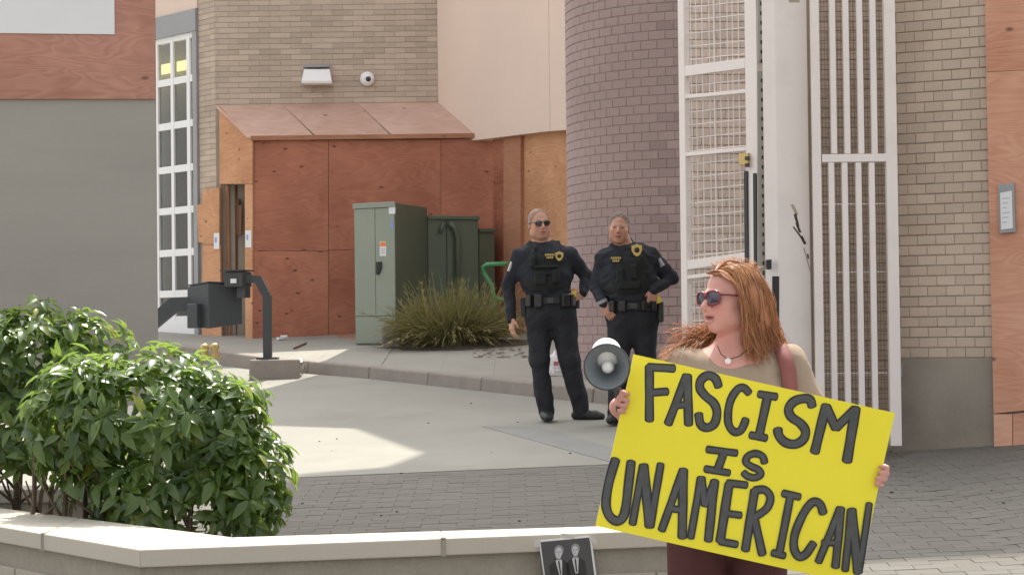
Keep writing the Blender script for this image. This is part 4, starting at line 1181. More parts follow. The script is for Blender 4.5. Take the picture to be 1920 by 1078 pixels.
for k in range(2600):
    az = rnd.uniform(0, 2 * math.pi); lean_ = rnd.uniform(0.08, 1.0) ** 0.75
    L = rnd.uniform(0.55, 1.05) * (1.14 - 0.2 * lean_)
    h = Vector((math.cos(az) * 1.08, math.sin(az) * 0.78, 0))
    base_ = B + h * rnd.uniform(0, 0.42) + Vector((0, 0, rnd.uniform(-0.06, 0.06)))
    v0 = h * lean_ * 1.0 + Vector((rnd.gauss(0, .10), rnd.gauss(0, .10), 1.05 - 0.42 * lean_))
    dr = rnd.uniform(0.25, 0.75); nseg = 7
    sidev = v0.cross(Vector((rnd.gauss(0, 0.4), rnd.gauss(0, 0.4), 1))).normalized()
    wig = Vector((rnd.gauss(0, .05), rnd.gauss(0, .05), 0))
    r0 = rnd.random(); w0 = rnd.uniform(0.004, 0.0085); b0 = len(vv)
    for i in range(nseg + 1):
        t = i / nseg
        p = base_ + v0 * L * t * 0.85 + wig * t * t + Vector((0, 0, -dr * L * lean_ * t * t))
        if p.z < B.z - 0.04: p.z = B.z - 0.04 + rnd.uniform(0, .02)
        w = w0 * (1 - t) ** 0.6 + 0.0006
        vv += [tuple(p - sidev * w), tuple(p + sidev * w)]; rr_ += [r0, r0]
    for i in range(nseg): ff.append((b0 + 2 * i, b0 + 2 * i + 1, b0 + 2 * i + 3, b0 + 2 * i + 2))
    if rnd.random() < 0.45:
        for i in range(2, nseg):
            q = Vector(vv[b0 + 2 * i]); d_ = (Vector(vv[b0 + 2 * i + 2]) - q)
            for sgn in (-1, 1):
                tip = q + sidev * sgn * rnd.uniform(0.02, 0.04) + d_ * 0.7
                n0 = len(vv); vv += [tuple(q), tuple(q + d_ * 0.25), tuple(tip)]; ff.append((n0, n0 + 1, n0 + 2)); rr_ += [(r0 + 0.1) % 1] * 3
o0 = org(fern)
me = bpy.data.meshes.new('fronds'); me.from_pydata([(v[0] - o0.x, v[1] - o0.y, v[2] - o0.z) for v in vv], [], ff)
at = me.attributes.new('rnd', 'FLOAT', 'POINT'); at.data.foreach_set('value', rr_)
tag(link_mesh('fronds', me, M['frond'], fern), kind='stuff')
mb = MB()
for k in range(60):
    u = rnd.uniform(0, 1); p = gpt(rnd.uniform(890, 1000), rnd.uniform(655, 672), SW); s = rnd.uniform(0.010, 0.035)
    Mr = Matrix.Rotation(rnd.uniform(0, 3), 3, 'Z') @ Matrix.Rotation(rnd.uniform(-.2, .2), 3, 'X')
    mb.box((p.x, p.y, SW(p.x, p.y) + s * 0.12 + 0.012), (s * 1.9, s * 1.0, s * 0.35), Mr)
M['chips'] = mk('wood_chips', (0.22, 0.17, 0.13), 0.95, 0.35, 20, 0.2, 60)
mb.build('wood_chips', M['chips'], None, label='scattered wood chips and stones beside the fern clump', kind='stuff')

# ---- litter -----------------------------------------------------------------------------------
pb_ = gpt(1044, 704, SW)
bgx = thing('plastic_sack', 'crumpled white sack with red print between the left officer\'s legs', 'sack', (pb_.x, pb_.y + 0.12, SW(pb_.x, pb_.y)))
me = bpy.data.meshes.new('sack'); bm = bmesh.new(); bmesh.ops.create_icosphere(bm, subdivisions=3, radius=1)
for v in bm.verts:
    c = v.co
    f = 1 + 0.10 * math.sin(9 * c.x + 4 * c.z) + 0.08 * math.sin(13 * c.y - 7 * c.z)
    v.co = Vector((c.x * 0.10 * f * (1.1 - 0.45 * max(0, c.z)), c.y * 0.09 * f, 0.12 + c.z * 0.12 * f))
bm.to_mesh(me); bm.free(); link_mesh('sack_body', me, M['bag_white'], bgx)
m2 = MB(); m2.box((pb_.x - 0.005, pb_.y + 0.03, SW(pb_.x, pb_.y) + 0.12), (0.05, 0.006, 0.04)); m2.build('print', M['bag_red'], bgx)
m2 = MB(); m2.box((pb_.x + 0.02, pb_.y + 0.02, SW(pb_.x, pb_.y) + 0.012), (0.3, 0.16, 0.024), Matrix.Rotation(0.2, 3, 'Z')); m2.build('box_flap', M['bag_white'], bgx)
a, b = gpt(632, 632, SW), gpt(690, 637, SW)
mb = MB(); mb.wallbox((a.x, a.y), (b.x, b.y), (SW(a.x, a.y), SW(b.x, b.y)), (SW(a.x, a.y) + 0.03, SW(b.x, b.y) + 0.03), 0, 0.1); mb.build('timber_offcut', M['lumber'], None, label='pale timber offcut lying at the foot of the tall cabinet', cat='plank')
a, b = gpt(551, 655, SW), gpt(574, 645, SW)
mb = MB(); mb.tube([Vector((a.x, a.y, SW(a.x, a.y) + 0.012)), Vector((b.x, b.y, SW(b.x, b.y) + 0.012))], 0.012, 6); mb.build('stick', M['brown_board'], None, label='thin brown stick lying on the pavement before the lean-to', cat='stick')
a = gpt(530, 637, SW)
mb = MB(); mb.box((a.x, a.y, SW(a.x, a.y) + 0.02), (0.14, 0.09, 0.03), Matrix.Rotation(0.5, 3, 'Z')); mb.box((a.x + 0.02, a.y - 0.02, SW(a.x, a.y) + 0.045), (0.09, 0.06, 0.02), Matrix.Rotation(0.2, 3, 'X')); mb.build('paper_scrap', M['paper'], None, label='crumpled white scrap at the base of the lean-to', cat='scrap')
kp = [gpt(563, 676, SW), gpt(566, 684, SW), gpt(570, 690), gpt(574, 699)]
mb = MB(); mb.tube([Vector((kp[0].x, kp[0].y + 0.05, SW(kp[0].x, kp[0].y) + 0.02)), Vector((kp[1].x, kp[1].y - 0.02, SW(kp[1].x, kp[1].y) + 0.022)), pt(569, 690, kp[3].y + 0.01), pt(574, 698, kp[3].y - 0.03)], 0.012, 6); mb.build('cord', M['paper'], None, label='pale cord hanging over the kerb beside the concrete block', cat='cord')
mb = MB()
for k in range(34):
    p = gpt(rnd.uniform(540, 1900), rnd.uniform(745, 1040)); s = rnd.uniform(0.003, 0.009)
    if p.y > 23: continue
    mb.box((p.x, p.y, G(p.x, p.y) + s * 0.4 + 0.002), (s * 2.2, s * 1.4, s * 0.8), Matrix.Rotation(rnd.uniform(0, 3), 3, 'Z'))
M['grit'] = plain('grit', (0.05, 0.045, 0.04), 0.9)
mb.build('ground_litter', M['grit'], None, label='tiny dark bits of litter strewn over the paving', kind='stuff')
# ================================================================== PEOPLE
# ---- small signed-distance modeller (numpy) + surface nets ------------------
def axis_np(lo, hi, step, fine=()):
    pts = [lo]
    while pts[-1] < hi:
        s = step
        for a, b, st in fine:
            if a <= pts[-1] <= b: s = min(s, st)
        pts.append(pts[-1] + s)
    return np.array(pts, dtype=np.float32)
class Field:
    def __init__(s, xs, ys, zs):
        s.ax = (xs, ys, zs)
        s.f = np.full((len(xs), len(ys), len(zs)), 0.15, np.float32)
    def _sub(s, lo, hi):
        sl = []; g = []
        for k in range(3):
            a = int(np.searchsorted(s.ax[k], lo[k])); b = int(np.searchsorted(s.ax[k], hi[k]))
            a = max(0, a - 1); b = min(len(s.ax[k]), b + 1)
            sl.append(slice(a, b)); g.append(s.ax[k][a:b])
        if any(len(q) == 0 for q in g): return None, None
        return tuple(sl), np.meshgrid(*g, indexing='ij', sparse=True)
    def _mix(s, sl, d, k, op):
        f = s.f[sl]
        if op == 'u':
            h = np.clip(0.5 + 0.5 * (f - d) / k, 0, 1); s.f[sl] = f * (1 - h) + d * h - k * h * (1 - h)
        elif op == 's':
            h = np.clip(0.5 - 0.5 * (f + d) / k, 0, 1); s.f[sl] = f * (1 - h) - d * h + k * h * (1 - h)
    def cap(s, a, b, ra, rb=None, k=0.02, sq=(1, 1, 1), op='u'):
        rb = ra if rb is None else rb
        a = np.array(a, float); b = np.array(b, float); q = np.array(sq, float)
        R = max(ra, rb) * 1.0 / min(q) + k + 0.03
        sl, g = s._sub(np.minimum(a, b) - R, np.maximum(a, b) + R)
        if sl is None: return s
        a2 = a * q; b2 = b * q; ab = b2 - a2; L2 = max(1e-9, float(ab @ ab))
        px, py, pz = g[0] * q[0] - a2[0], g[1] * q[1] - a2[1], g[2] * q[2] - a2[2]
        t = np.clip((px * ab[0] + py * ab[1] + pz * ab[2]) / L2, 0, 1)
        d = np.sqrt((px - t * ab[0]) ** 2 + (py - t * ab[1]) ** 2 + (pz - t * ab[2]) ** 2) - (ra + (rb - ra) * t)
        s._mix(sl, d / max(q), k, op); return s
    def ell(s, c, r, Rm=None, k=0.02, op='u'):
        c = np.array(c, float); r = np.array(r, float); m = max(r) + k + 0.03
        sl, g = s._sub(c - m, c + m)
        if sl is None: return s
        px, py, pz = g[0] - c[0], g[1] - c[1], g[2] - c[2]
        if Rm is not None:
            R = np.array(Rm)  # columns: local axes in world
            px, py, pz = (px * R[0][0] + py * R[1][0] + pz * R[2][0], px * R[0][1] + py * R[1][1] + pz * R[2][1], px * R[0][2] + py * R[1][2] + pz * R[2][2])
        k0 = np.sqrt((px / r[0]) ** 2 + (py / r[1]) ** 2 + (pz / r[2]) ** 2) + 1e-6
        k1 = np.sqrt((px / r[0] ** 2) ** 2 + (py / r[1] ** 2) ** 2 + (pz / r[2] ** 2) ** 2) + 1e-6
        s._mix(sl, k0 * (k0 - 1) / k1, k, op); return s
    def rbox(s, c, h, rr, Rm=None, k=0.01, op='u'):
        c = np.array(c, float); h = np.array(h, float); m = np.linalg.norm(h) + rr + k + 0.02
        sl, g = s._sub(c - m, c + m)
        if sl is None: return s
        px, py, pz = g[0] - c[0], g[1] - c[1], g[2] - c[2]
        if Rm is not None:
            R = np.array(Rm)
            px, py, pz = (px * R[0][0] + py * R[1][0] + pz * R[2][0], px * R[0][1] + py * R[1][1] + pz * R[2][1], px * R[0][2] + py * R[1][2] + pz * R[2][2])
        dx, dy, dz = np.abs(px) - h[0] + rr, np.abs(py) - h[1] + rr, np.abs(pz) - h[2] + rr
        d = np.sqrt(np.maximum(dx, 0) ** 2 + np.maximum(dy, 0) ** 2 + np.maximum(dz, 0) ** 2) + np.minimum(np.maximum(dx, np.maximum(dy, dz)), 0) - rr
        s._mix(sl, d, k, op); return s
    def clip(s, p, n, k=0.004):
        """keep the half space on the side n points to"""
        n = np.array(n, float); n /= np.linalg.norm(n); p = np.array(p, float)
        X, Y, Z = np.meshgrid(*s.ax, indexing='ij', sparse=True)
        d = -((X - p[0]) * n[0] + (Y - p[1]) * n[1] + (Z - p[2]) * n[2])
        s.f = np.maximum(s.f, d.astype(np.float32)); return s
    def folds(s, amp, freq, seed, stretch=(1, 1, 1)):
        r = np.random.default_rng(seed)
        X, Y, Z = np.meshgrid(*s.ax, indexing='ij', sparse=True)
        n = np.zeros_like(s.f)
        band = np.abs(s.f) < 0.05
        for i in range(5):
            v = r.normal(0, 1, 3); v /= np.linalg.norm(v); v = v * freq * r.uniform(0.6, 1.6) * np.array(stretch)
            w = r.normal(0, 1, 3) * freq * 0.35
            ph = r.uniform(0, 6.28)
            n += np.sin(X * v[0] + Y * v[1] + Z * v[2] + ph + 1.7 * np.sin(X * w[0] + Y * w[1] + Z * w[2])).astype(np.float32)
        s.f = np.where(band, s.f + amp * n / 2.2, s.f); return s
    def mesh(s):
        f = s.f; ax = s.ax; ins = f < 0
        shp = f.shape; cs = (shp[0] - 1, shp[1] - 1, shp[2] - 1)
        P = []; C = []; quads = []
        strides = (cs[1] * cs[2], cs[2], 1)
        for a in range(3):
            s0 = [slice(None)] * 3; s1 = [slice(None)] * 3
            s0[a] = slice(0, -1); s1[a] = slice(1, None)
            i0 = ins[tuple(s0)]; i1 = ins[tuple(s1)]
            e = np.argwhere(i0 != i1)
            if len(e) == 0: continue
            e1 = e.copy(); e1[:, a] += 1
            v0 = f[e[:, 0], e[:, 1], e[:, 2]]; v1 = f[e1[:, 0], e1[:, 1], e1[:, 2]]
            t = v0 / (v0 - v1)
            pos = np.stack([ax[q][e[:, q]] for q in range(3)], 1).astype(np.float64)
            pos[:, a] += t * (ax[a][e1[:, a]] - ax[a][e[:, a]])
            b, c = (a + 1) % 3, (a + 2) % 3
            cells = []
            ok = np.ones(len(e), bool)
            for db, dc in ((0, 0), (1, 0), (1, 1), (0, 1)):
                q = e.copy(); q[:, b] -= db; q[:, c] -= dc
                for w in range(3): ok &= (q[:, w] >= 0) & (q[:, w] < cs[w])
                cells.append(q)
            lin = [q[:, 0] * strides[0] + q[:, 1] * strides[1] + q[:, 2] for q in cells]
            for l in lin:
                P.append(pos[ok]); C.append(l[ok])
            qd = np.stack(lin, 1)[ok]
            flip = (v0 < 0)[ok]
            qd[flip] = qd[flip][:, ::-1]
            quads.append(qd)
        C = np.concatenate(C); P = np.concatenate(P); Q = np.concatenate(quads)
        u, inv = np.unique(C, return_inverse=True)
        cnt = np.bincount(inv, minlength=len(u)).astype(float)
        V = np.stack([np.bincount(inv, P[:, q], len(u)) / cnt for q in range(3)], 1)
        F = np.searchsorted(u, Q)
        return V, F[:, ::-1]
def field_obj(name, fld, mat, parent, base_loc, colfn=None, sm=0, keep=None):
    V, F = fld.mesh()
    me = bpy.data.meshes.new(name)
    me.vertices.add(len(V)); me.vertices.foreach_set('co', V.astype(np.float32).ravel())
    me.loops.add(F.size); me.loops.foreach_set('vertex_index', F.astype(np.int32).ravel())
    me.polygons.add(len(F)); me.polygons.foreach_set('loop_start', np.arange(0, F.size, 4, dtype=np.int32))
    me.polygons.foreach_set('loop_total', np.full(len(F), 4, np.int32))
    me.update(calc_edges=True); me.validate()
    me.polygons.foreach_set('use_smooth', [True] * len(me.polygons))
    if colfn is not None:
        c = colfn(V)
        at = me.attributes.new('Col', 'FLOAT_COLOR', 'POINT')
        at.data.foreach_set('color', np.concatenate([c, np.ones((len(c), 1))], 1).astype(np.float32).ravel())
    o = link_mesh(name, me, mat, parent)
    if sm:
        m = o.modifiers.new('smooth', 'SMOOTH'); m.factor = 0.5; m.iterations = sm
    return o

M['skin'] = attr_mat('skin', 0.5, 0.35, 0.12, bmp=0.05, fscale=260)
M['uniform'] = mk('navy_uniform', (0.026, 0.028, 0.036), 0.85, 0.15, 6, 0.25, 220, 0.15, 0.002, spec=0.25, crease=(9, 0.7, 0.035))
M['trouser'] = mk('navy_trousers', (0.027, 0.028, 0.034), 0.85, 0.15, 6, 0.25, 220, 0.15, 0.002, spec=0.25, crease=(7, 0.7, 0.035), stretch=(1, 1, 0.8))
M['vest'] = mk('black_vest', (0.020, 0.022, 0.022), 0.8, 0.2, 10, 0.3, 260, 0.3, 0.002, spec=0.25)
M['leather'] = plain('black_leather', (0.014, 0.0135, 0.013), 0.42)
M['shoe'] = mk('black_shoe', (0.022, 0.021, 0.020), 0.5, 0.2, 20, 0.1, 100)
M['lens'] = plain('dark_lens', (0.012, 0.012, 0.016), 0.08, spec=0.8)
M['tan_shirt'] = mk('tan_shirt', (0.30, 0.232, 0.17), 0.9, 0.06, 8, 0.14, 300, 0.2, 0.001, spec=0.2, crease=(7, 0.5, 0.02))
M['burgundy'] = mk('burgundy_trousers', (0.085, 0.034, 0.034), 0.9, 0.1, 8, 0.15, 250, 0.2, 0.001, spec=0.2)
M['strap'] = mk('red_strap', (0.22, 0.075, 0.065), 0.7, 0.1, 20, 0.1, 200)
M['taser'] = plain('yellow_plastic', (0.62, 0.50, 0.05), 0.5)

HEAD_ADULT = dict(skull=(0.076, 0.097, 0.092), jaw_w=0.058)
def frame(fwd, up=(0, 0, 1), tilt=0.0):
    f = Vector(fwd).normalized(); u = Vector(up); r = f.cross(u).normalized(); u = r.cross(f)
    if tilt: 
        Rt = Matrix.Rotation(tilt, 3, f); r = Rt @ r; u = Rt @ u
    return Matrix((r, f, u)).transposed()
def head_sdf(F, C, R, sc=1.0, male=True, sunglasses=False, mouth_open=0.0):
    C = Vector(C)
    L = lambda x, y, z: tuple(C + R @ (Vector((x, y, z)) * sc))
    def E(c, r, k, op='u'): F.ell(L(*c), [q * sc for q in r], R, k, op)
    jw = 0.067 if male else 0.051
    E((0, -0.018, 0.032), (0.077, 0.098, 0.090), 0.02)
    E((0, 0.020, -0.035), (jw, 0.072 if male else 0.070, 0.085 if male else 0.080), 0.03)
    E((0, 0.060, -0.096), (0.037 if male else 0.026, 0.026, 0.022), 0.03)
    for s in (-1, 1):
        E((s * 0.045, 0.005, -0.07), (0.028 if male else 0.020, 0.045, 0.032 if male else 0.027), 0.03)          # jaw angle
        E((s * 0.040, 0.052, -0.022), (0.026, 0.028, 0.022), 0.025)       # cheekbone
        E((s * 0.033, 0.052, -0.055), (0.024, 0.026, 0.028), 0.025)       # cheek
        E((s * 0.031, 0.104, 0.006), (0.019, 0.018, 0.012), 0.014, 's')   # socket
        E((s * 0.031, 0.0735, 0.004), (0.0135, 0.0135, 0.0125), 0.003)    # eyeball
        E((s * 0.031, 0.079, 0.013), (0.017, 0.010, 0.004), 0.006)        # lid
        E((s * 0.079, -0.008, -0.004), (0.009, 0.020, 0.031), 0.008)      # ear
        E((s * 0.088, 0.0, -0.002), (0.005, 0.010, 0.016), 0.005, 's')
    E((0, 0.074, 0.022), (0.046, 0.016, 0.010 if male else 0.008), 0.016)
    F.cap(L(0, 0.082, 0.014), L(0, 0.112, -0.028), 0.0085 * sc, 0.0125 * sc, 0.010)
    for s in (-1, 1): E((s * 0.012, 0.097, -0.033), (0.009, 0.010, 0.008), 0.006)
    E((0, 0.091, -0.046), (0.018, 0.010, 0.012), 0.014)
    E((0, 0.0925, -0.0595), (0.024, 0.0105, 0.0058), 0.005)
    E((0, 0.0905, -0.0735 - mouth_open), (0.020, 0.0110, 0.0070), 0.005)
    E((0, 0.102, -0.0655 - mouth_open * 0.5), (0.022, 0.012, 0.0020 + mouth_open * 0.6), 0.004, 's')
def head_color(C, R, sc, skin, lip, brow, hairline=None, stubble=0.0, brow_on=True, redness=0.25):
    C = np.array(C); Rn = np.array(R)
    def fn(V):
        p = (V - C) @ Rn / sc
        n = len(V); c = np.tile(np.array(skin[:3]), (n, 1))
        def blend(m, col, a=1.0):
            m = np.clip(m, 0, 1)[:, None] * a
            c[:] = c * (1 - m) + np.array(col[:3]) * m
        x, y, z = p[:, 0], p[:, 1], p[:, 2]
        front = np.clip((y - 0.02) / 0.03, 0, 1)
        onhead = np.clip((0.16 - np.sqrt(x * x + y * y + z * z)) / 0.01, 0, 1)
        red = (skin[0] * 1.03, skin[1] * 0.74, skin[2] * 0.70)
        blend(np.exp(-(((np.abs(x) - 0.043) / 0.02) ** 2 + ((z + 0.035) / 0.02) ** 2)) * front * onhead, red, redness * 2)
        blend(np.exp(-((x / 0.014) ** 2 + ((z + 0.03) / 0.012) ** 2 + ((y - 0.115) / 0.02) ** 2)) * onhead, red, redness * 1.6)
        if stubble:
            m = np.clip((-0.035 - z) / 0.02, 0, 1) * np.clip((y + 0.02) / 0.03, 0, 1) * onhead
            blend(m, (skin[0] * 0.55, skin[1] * 0.55, skin[2] * 0.58), stubble)
        lipm = np.exp(-((x / 0.022) ** 4 + ((z + 0.066) / 0.0105) ** 4)) * (y > 0.078) * onhead
        blend(lipm, lip, 0.85)
        blend(np.exp(-((x / 0.020) ** 4 + ((z + 0.0655) / 0.0028) ** 4)) * (y > 0.06) * onhead, (lip[0] * 0.2, lip[1] * 0.15, lip[2] * 0.15), 0.9)
        if brow_on:
            bm = np.exp(-(((np.abs(x) - 0.032) / 0.019) ** 4 + ((z - 0.026 - 0.004 * np.sin((np.abs(x) - 0.01) * 70)) / 0.0052) ** 2)) * (y > 0.05) * onhead
            blend(bm, brow, 0.85)
            em = np.exp(-(((np.abs(x) - 0.031) / 0.013) ** 4 + ((z - 0.004) / 0.0062) ** 4)) * (y > 0.07) * onhead
            blend(em, (0.42, 0.36, 0.33), 0.5)
            blend(np.exp(-(((np.abs(x) - 0.031) / 0.0062) ** 4 + ((z - 0.004) / 0.0065) ** 4)) * (y > 0.075) * onhead, (0.02, 0.018, 0.016), 0.95)
        if hairline is not None:
            hcol, amt = hairline
            e1 = np.sqrt((x / 0.10) ** 2 + ((y - 0.10) / 0.080) ** 2 + ((z + 0.012) / 0.108) ** 2) - 1
            e2 = np.sqrt((x / 0.13) ** 2 + ((y - 0.035) / 0.068) ** 2 + ((z + 0.09) / 0.115) ** 2) - 1
            m = np.clip(e1 / 0.10, 0, 1) * np.clip(e2 / 0.08, 0, 1) * np.clip((z + 0.05) / 0.015, 0, 1) * onhead * np.clip((z + 0.06) / 0.10, 0.35, 1)
            blend(m, hcol, amt)
        return c
    return fn
def hand_sdf(F, W, fwd, back, side, sc=1.0, curl=0.5, spread=1.0, k=0.006):
    """W wrist; fwd to the fingertips; back: out of the back of the hand; side: towards the thumb"""
    W = Vector(W); f = Vector(fwd).normalized(); b = Vector(back); b = (b - f * b.dot(f)).normalized(); s = f.cross(b)
    if s.dot(Vector(side)) < 0: s = -s
    P = lambda a, c, d: W + (f * a + s * c + b * d) * sc
    F.rbox(P(0.048, 0, 0), [0.047 * sc, 0.041 * sc, 0.0145 * sc], 0.012 * sc, Matrix((f, s, b)).transposed(), 0.012)
    for i, (c0, l) in enumerate(((0.029, 0.92), (0.0095, 1.0), (-0.0105, 0.95), (-0.029, 0.76))):
        p0 = P(0.085, c0, 0.002); ang = 0.0
        segs = (0.042 * l, 0.028 * l, 0.022 * l); rr = (0.0095, 0.0085, 0.0075, 0.0065)
        p = p0
        for j, L in enumerate(segs):
            ang += curl * (0.75 if j == 0 else 0.95)
            d = f * math.cos(ang) - b * math.sin(ang) + s * (c0 * 1.6 * spread)
            q = p + d.normalized() * L * sc
            F.cap(p, q, rr[j] * sc, rr[j + 1] * sc, k if j else 0.01); p = q
    t0 = P(0.02, 0.032, -0.006); t1 = P(0.05, 0.058, -0.016); t2 = P(0.082, 0.062, -0.026 - 0.01 * curl)
    F.cap(t0, t1, 0.014 * sc, 0.011 * sc, 0.014); F.cap(t1, t2, 0.0105 * sc, 0.0085 * sc, 0.006)

SKIN_M = (0.50, 0.27, 0.185)
# ---- officers -----------------------------------------------------------------
def officer(label, px, py, depth, J, yaw, glasses, hair, seed, extra, skin, hs=1.0):
    root_p = pt(px, py, depth)
    root_p = Vector((root_p.x, depth, G(root_p.x, depth)))
    t = thing('person', label, 'person', root_p, 'officers standing by the round tower')
    V3 = lambda k: Vector(J[k])
    fine_x = [(J['head'][0] - 0.11, J['head'][0] + 0.11, 0.0055)]
    xs = axis_np(-0.58, 0.56, 0.0085, fine_x); ys = axis_np(-0.36, 0.30, 0.0085, [(J['head'][1] - 0.14, J['head'][1] + 0.06, 0.006)]); zs = axis_np(-0.02, 1.86, 0.0085, [(J['head'][2] - 0.15, J['head'][2] + 0.15, 0.0055)])
    C = V3('head'); R = frame((math.sin(yaw), -math.cos(yaw), 0.0), tilt=J.get('tilt', 0.0))
    # skin body, one continuous surface
    F = Field(xs, ys, zs)
    head_sdf(F, C, R, hs)
    F.cap(C + Vector((0, 0.02, -0.06)), V3('neck'), 0.058, 0.062, 0.03)
    chest = V3('chest'); belt = V3('belt')
    F.cap(V3('neck'), chest, 0.07, 0.13, 0.05); F.cap(chest, belt, 0.13, 0.12, 0.05)
    for s in 'LR':
        F.cap(V3('neck') - Vector((0, 0, 0.03)), V3('sh' + s), 0.06, 0.06, 0.04)
        F.cap(V3('sh' + s), V3('el' + s), 0.048, 0.038, 0.03); F.cap(V3('el' + s), V3('wr' + s), 0.038, 0.027, 0.02)
        F.cap(V3('hip' + s), V3('kn' + s), 0.075, 0.05, 0.04); F.cap(V3('kn' + s), V3('an' + s), 0.048, 0.036, 0.03)
        hd = J['hand' + s]
        hand_sdf(F, J['wr' + s], hd[0], hd[1], hd[2], 1.02, hd[3])
        F.cap(V3('an' + s), V3('an' + s) + (Vector(J['toe' + s]) - V3('an' + s)) * 0.75, 0.028, 0.014, 0.015)
    hc = head_color(C, R, hs, skin, (0.36, 0.15, 0.12), hair[1], hairline=(hair[0], hair[2]), stubble=0.12, brow_on=True)
    field_obj('body', F, M['skin'], t, root_p, hc)
    # shirt
    F = Field(xs, ys, zs)
    w = J.get('girth', 1.0)
    F.cap(chest + Vector((0, 0, 0.10)), chest - Vector((0, 0, 0.06)), 0.13, 0.14, 0.05, sq=(0.63, 0.98, 1))
    F.cap(chest - Vector((0, 0, 0.05)), belt - Vector((0, 0, 0.03)), 0.138 * w, 0.126 * w, 0.05, sq=(0.66, 0.93, 1))
    for s in 'LR':
        F.cap(V3('neck') - Vector((0, -0.015, 0.028)), V3('sh' + s), 0.056, 0.066, 0.05)
        F.cap(V3('sh' + s), V3('el' + s), 0.070, 0.058, 0.03); F.cap(V3('el' + s), V3('wr' + s), 0.055, 0.040, 0.02)
    F.cap(V3('neck') - Vector((0, 0, 0.03)), V3('neck') + Vector((0, 0, 0.03)), 0.072, 0.068, 0.02)
    F.folds(0.0042, 34, seed, (1, 1, 0.9)); F.folds(0.0032, 75, seed + 9, (0.6, 0.6, 1.2))
    ws = [V3('wr' + s) for s in 'LR']
    field_obj('shirt', F, M['uniform'], t, root_p)
    # trousers
    F = Field(xs, ys, zs)
    F.cap(belt + Vector((0, 0, -0.01)), belt - Vector((0, 0, 0.10)), 0.126 * w, 0.136, 0.05, sq=(0.66, 0.93, 1))
    for s in 'LR':
        F.cap(V3('hip' + s), V3('kn' + s), 0.116, 0.086, 0.05)
        F.cap(V3('kn' + s), V3('an' + s) + Vector((0, 0, 0.0)), 0.085, 0.07, 0.035)
    F.folds(0.0052, 26, seed + 1, (1, 1, 0.9)); F.folds(0.003, 60, seed + 8, (0.7, 0.7, 1.2))
    field_obj('trousers', F, M['trouser'], t, root_p)
    # shoes
    for s in 'LR':
        a = V3('an' + s); toe = Vector(J['toe' + s]); d = toe - a; d.z = 0; d.normalize()
        F = Field(axis_np(min(a.x, toe.x) - 0.12, max(a.x, toe.x) + 0.12, 0.006), axis_np(min(a.y, toe.y) - 0.13, max(a.y, toe.y) + 0.12, 0.006), axis_np(-0.02, 0.2, 0.006))
        heel = a - d * 0.045; heel.z = 0.045; ball = a + d * 0.12; ball.z = 0.04; tp = a + d * 0.175; tp.z = 0.034
        F.cap(heel, ball, 0.045, 0.046, 0.02, sq=(1, 1, 1.1)); F.cap(ball, tp, 0.045, 0.036, 0.02, sq=(1, 1, 1.15))
        F.cap(a + Vector((0, 0, 0.02)), a + d * 0.02 - Vector((0, 0, 0.03)), 0.05, 0.05, 0.03)
        F.clip((0, 0, 0.003), (0, 0, 1)); 
        field_obj('shoe', F, M['shoe'], t, root_p)
    # vest with pouches
    F = Field(xs, ys, zs)
    vc = chest + Vector((0.005, -0.02, -0.02))
    F.cap(vc + Vector((0, 0, 0.07)), vc - Vector((0, 0, 0.12)), 0.136, 0.14 * w, 0.03, sq=(0.70, 0.96, 1))
    for s in 'LR':
        sh = V3('sh' + s); m = (V3('neck') * 0.45 + sh * 0.55)
        F.cap(vc + Vector(((sh.x - chest.x) * 0.45, -0.09, 0.11)), m + Vector((0, -0.02, 0.05)), 0.03, 0.028, 0.02)
    F.ell(vc + Vector((0, -0.13, 0.20)), (0.09, 0.12, 0.085), None, 0.02, 's')
    for (bx, bz, hx, hz) in J['pouches']:
        F.rbox(vc + Vector((bx, -0.135 * w, bz)), (hx, 0.03, hz), 0.012, None, 0.006)
    F.folds(0.002, 60, seed + 2)
    field_obj('vest', F, M['vest'], t, root_p)
    # duty belt with pouches
    mb = MB(); n = 36; ring = []
    rx, ry = 0.198 * w, 0.146 * w
    o_ = root_p
    prof = [(0, -0.026), (0.014, -0.026), (0.014, 0.026), (0, 0.026)]
    vs = []; fs = []
    for k in range(n):
        a = 2 * math.pi * k / n
        for (dr, dz) in prof: vs.append(o_ + belt + Vector(((rx + dr) * math.cos(a), (ry + dr) * math.sin(a), dz + J.get('belt_tilt', 0) * math.cos(a))))
    for k in range(n):
        for q in range(4):
            fs.append((k * 4 + q, ((k + 1) % n) * 4 + q, ((k + 1) % n) * 4 + (q + 1) % 4, k * 4 + (q + 1) % 4))
    mb.add(vs, fs); bt = mb.build('duty_belt', M['leather'], t)
    for (a, hw, hh, dz) in J['belt_items']:
        c = o_ + belt + Vector(((rx + 0.028) * math.cos(a), (ry + 0.028) * math.sin(a), dz))
        m2 = MB(); m2.box(c, (0.045, hw, hh), Matrix.Rotation(a, 3, 'Z')); m2.build('pouch', M['leather'], bt, bevel=0.01)
    m2 = MB(); m2.box(o_ + belt + Vector((0.0, -ry - 0.02, 0)), (0.055, 0.012, 0.045)); m2.build('buckle', M['dark_steel'], bt, bevel=0.004)
    # face wear and hair
    if glasses:
        gl = glasses_obj(t, root_p + C, R, hs, M['leather'])
    hair_cap(t, root_p, C, R, hair, hs)
    extra(t, root_p, J, chest, belt)
    return t
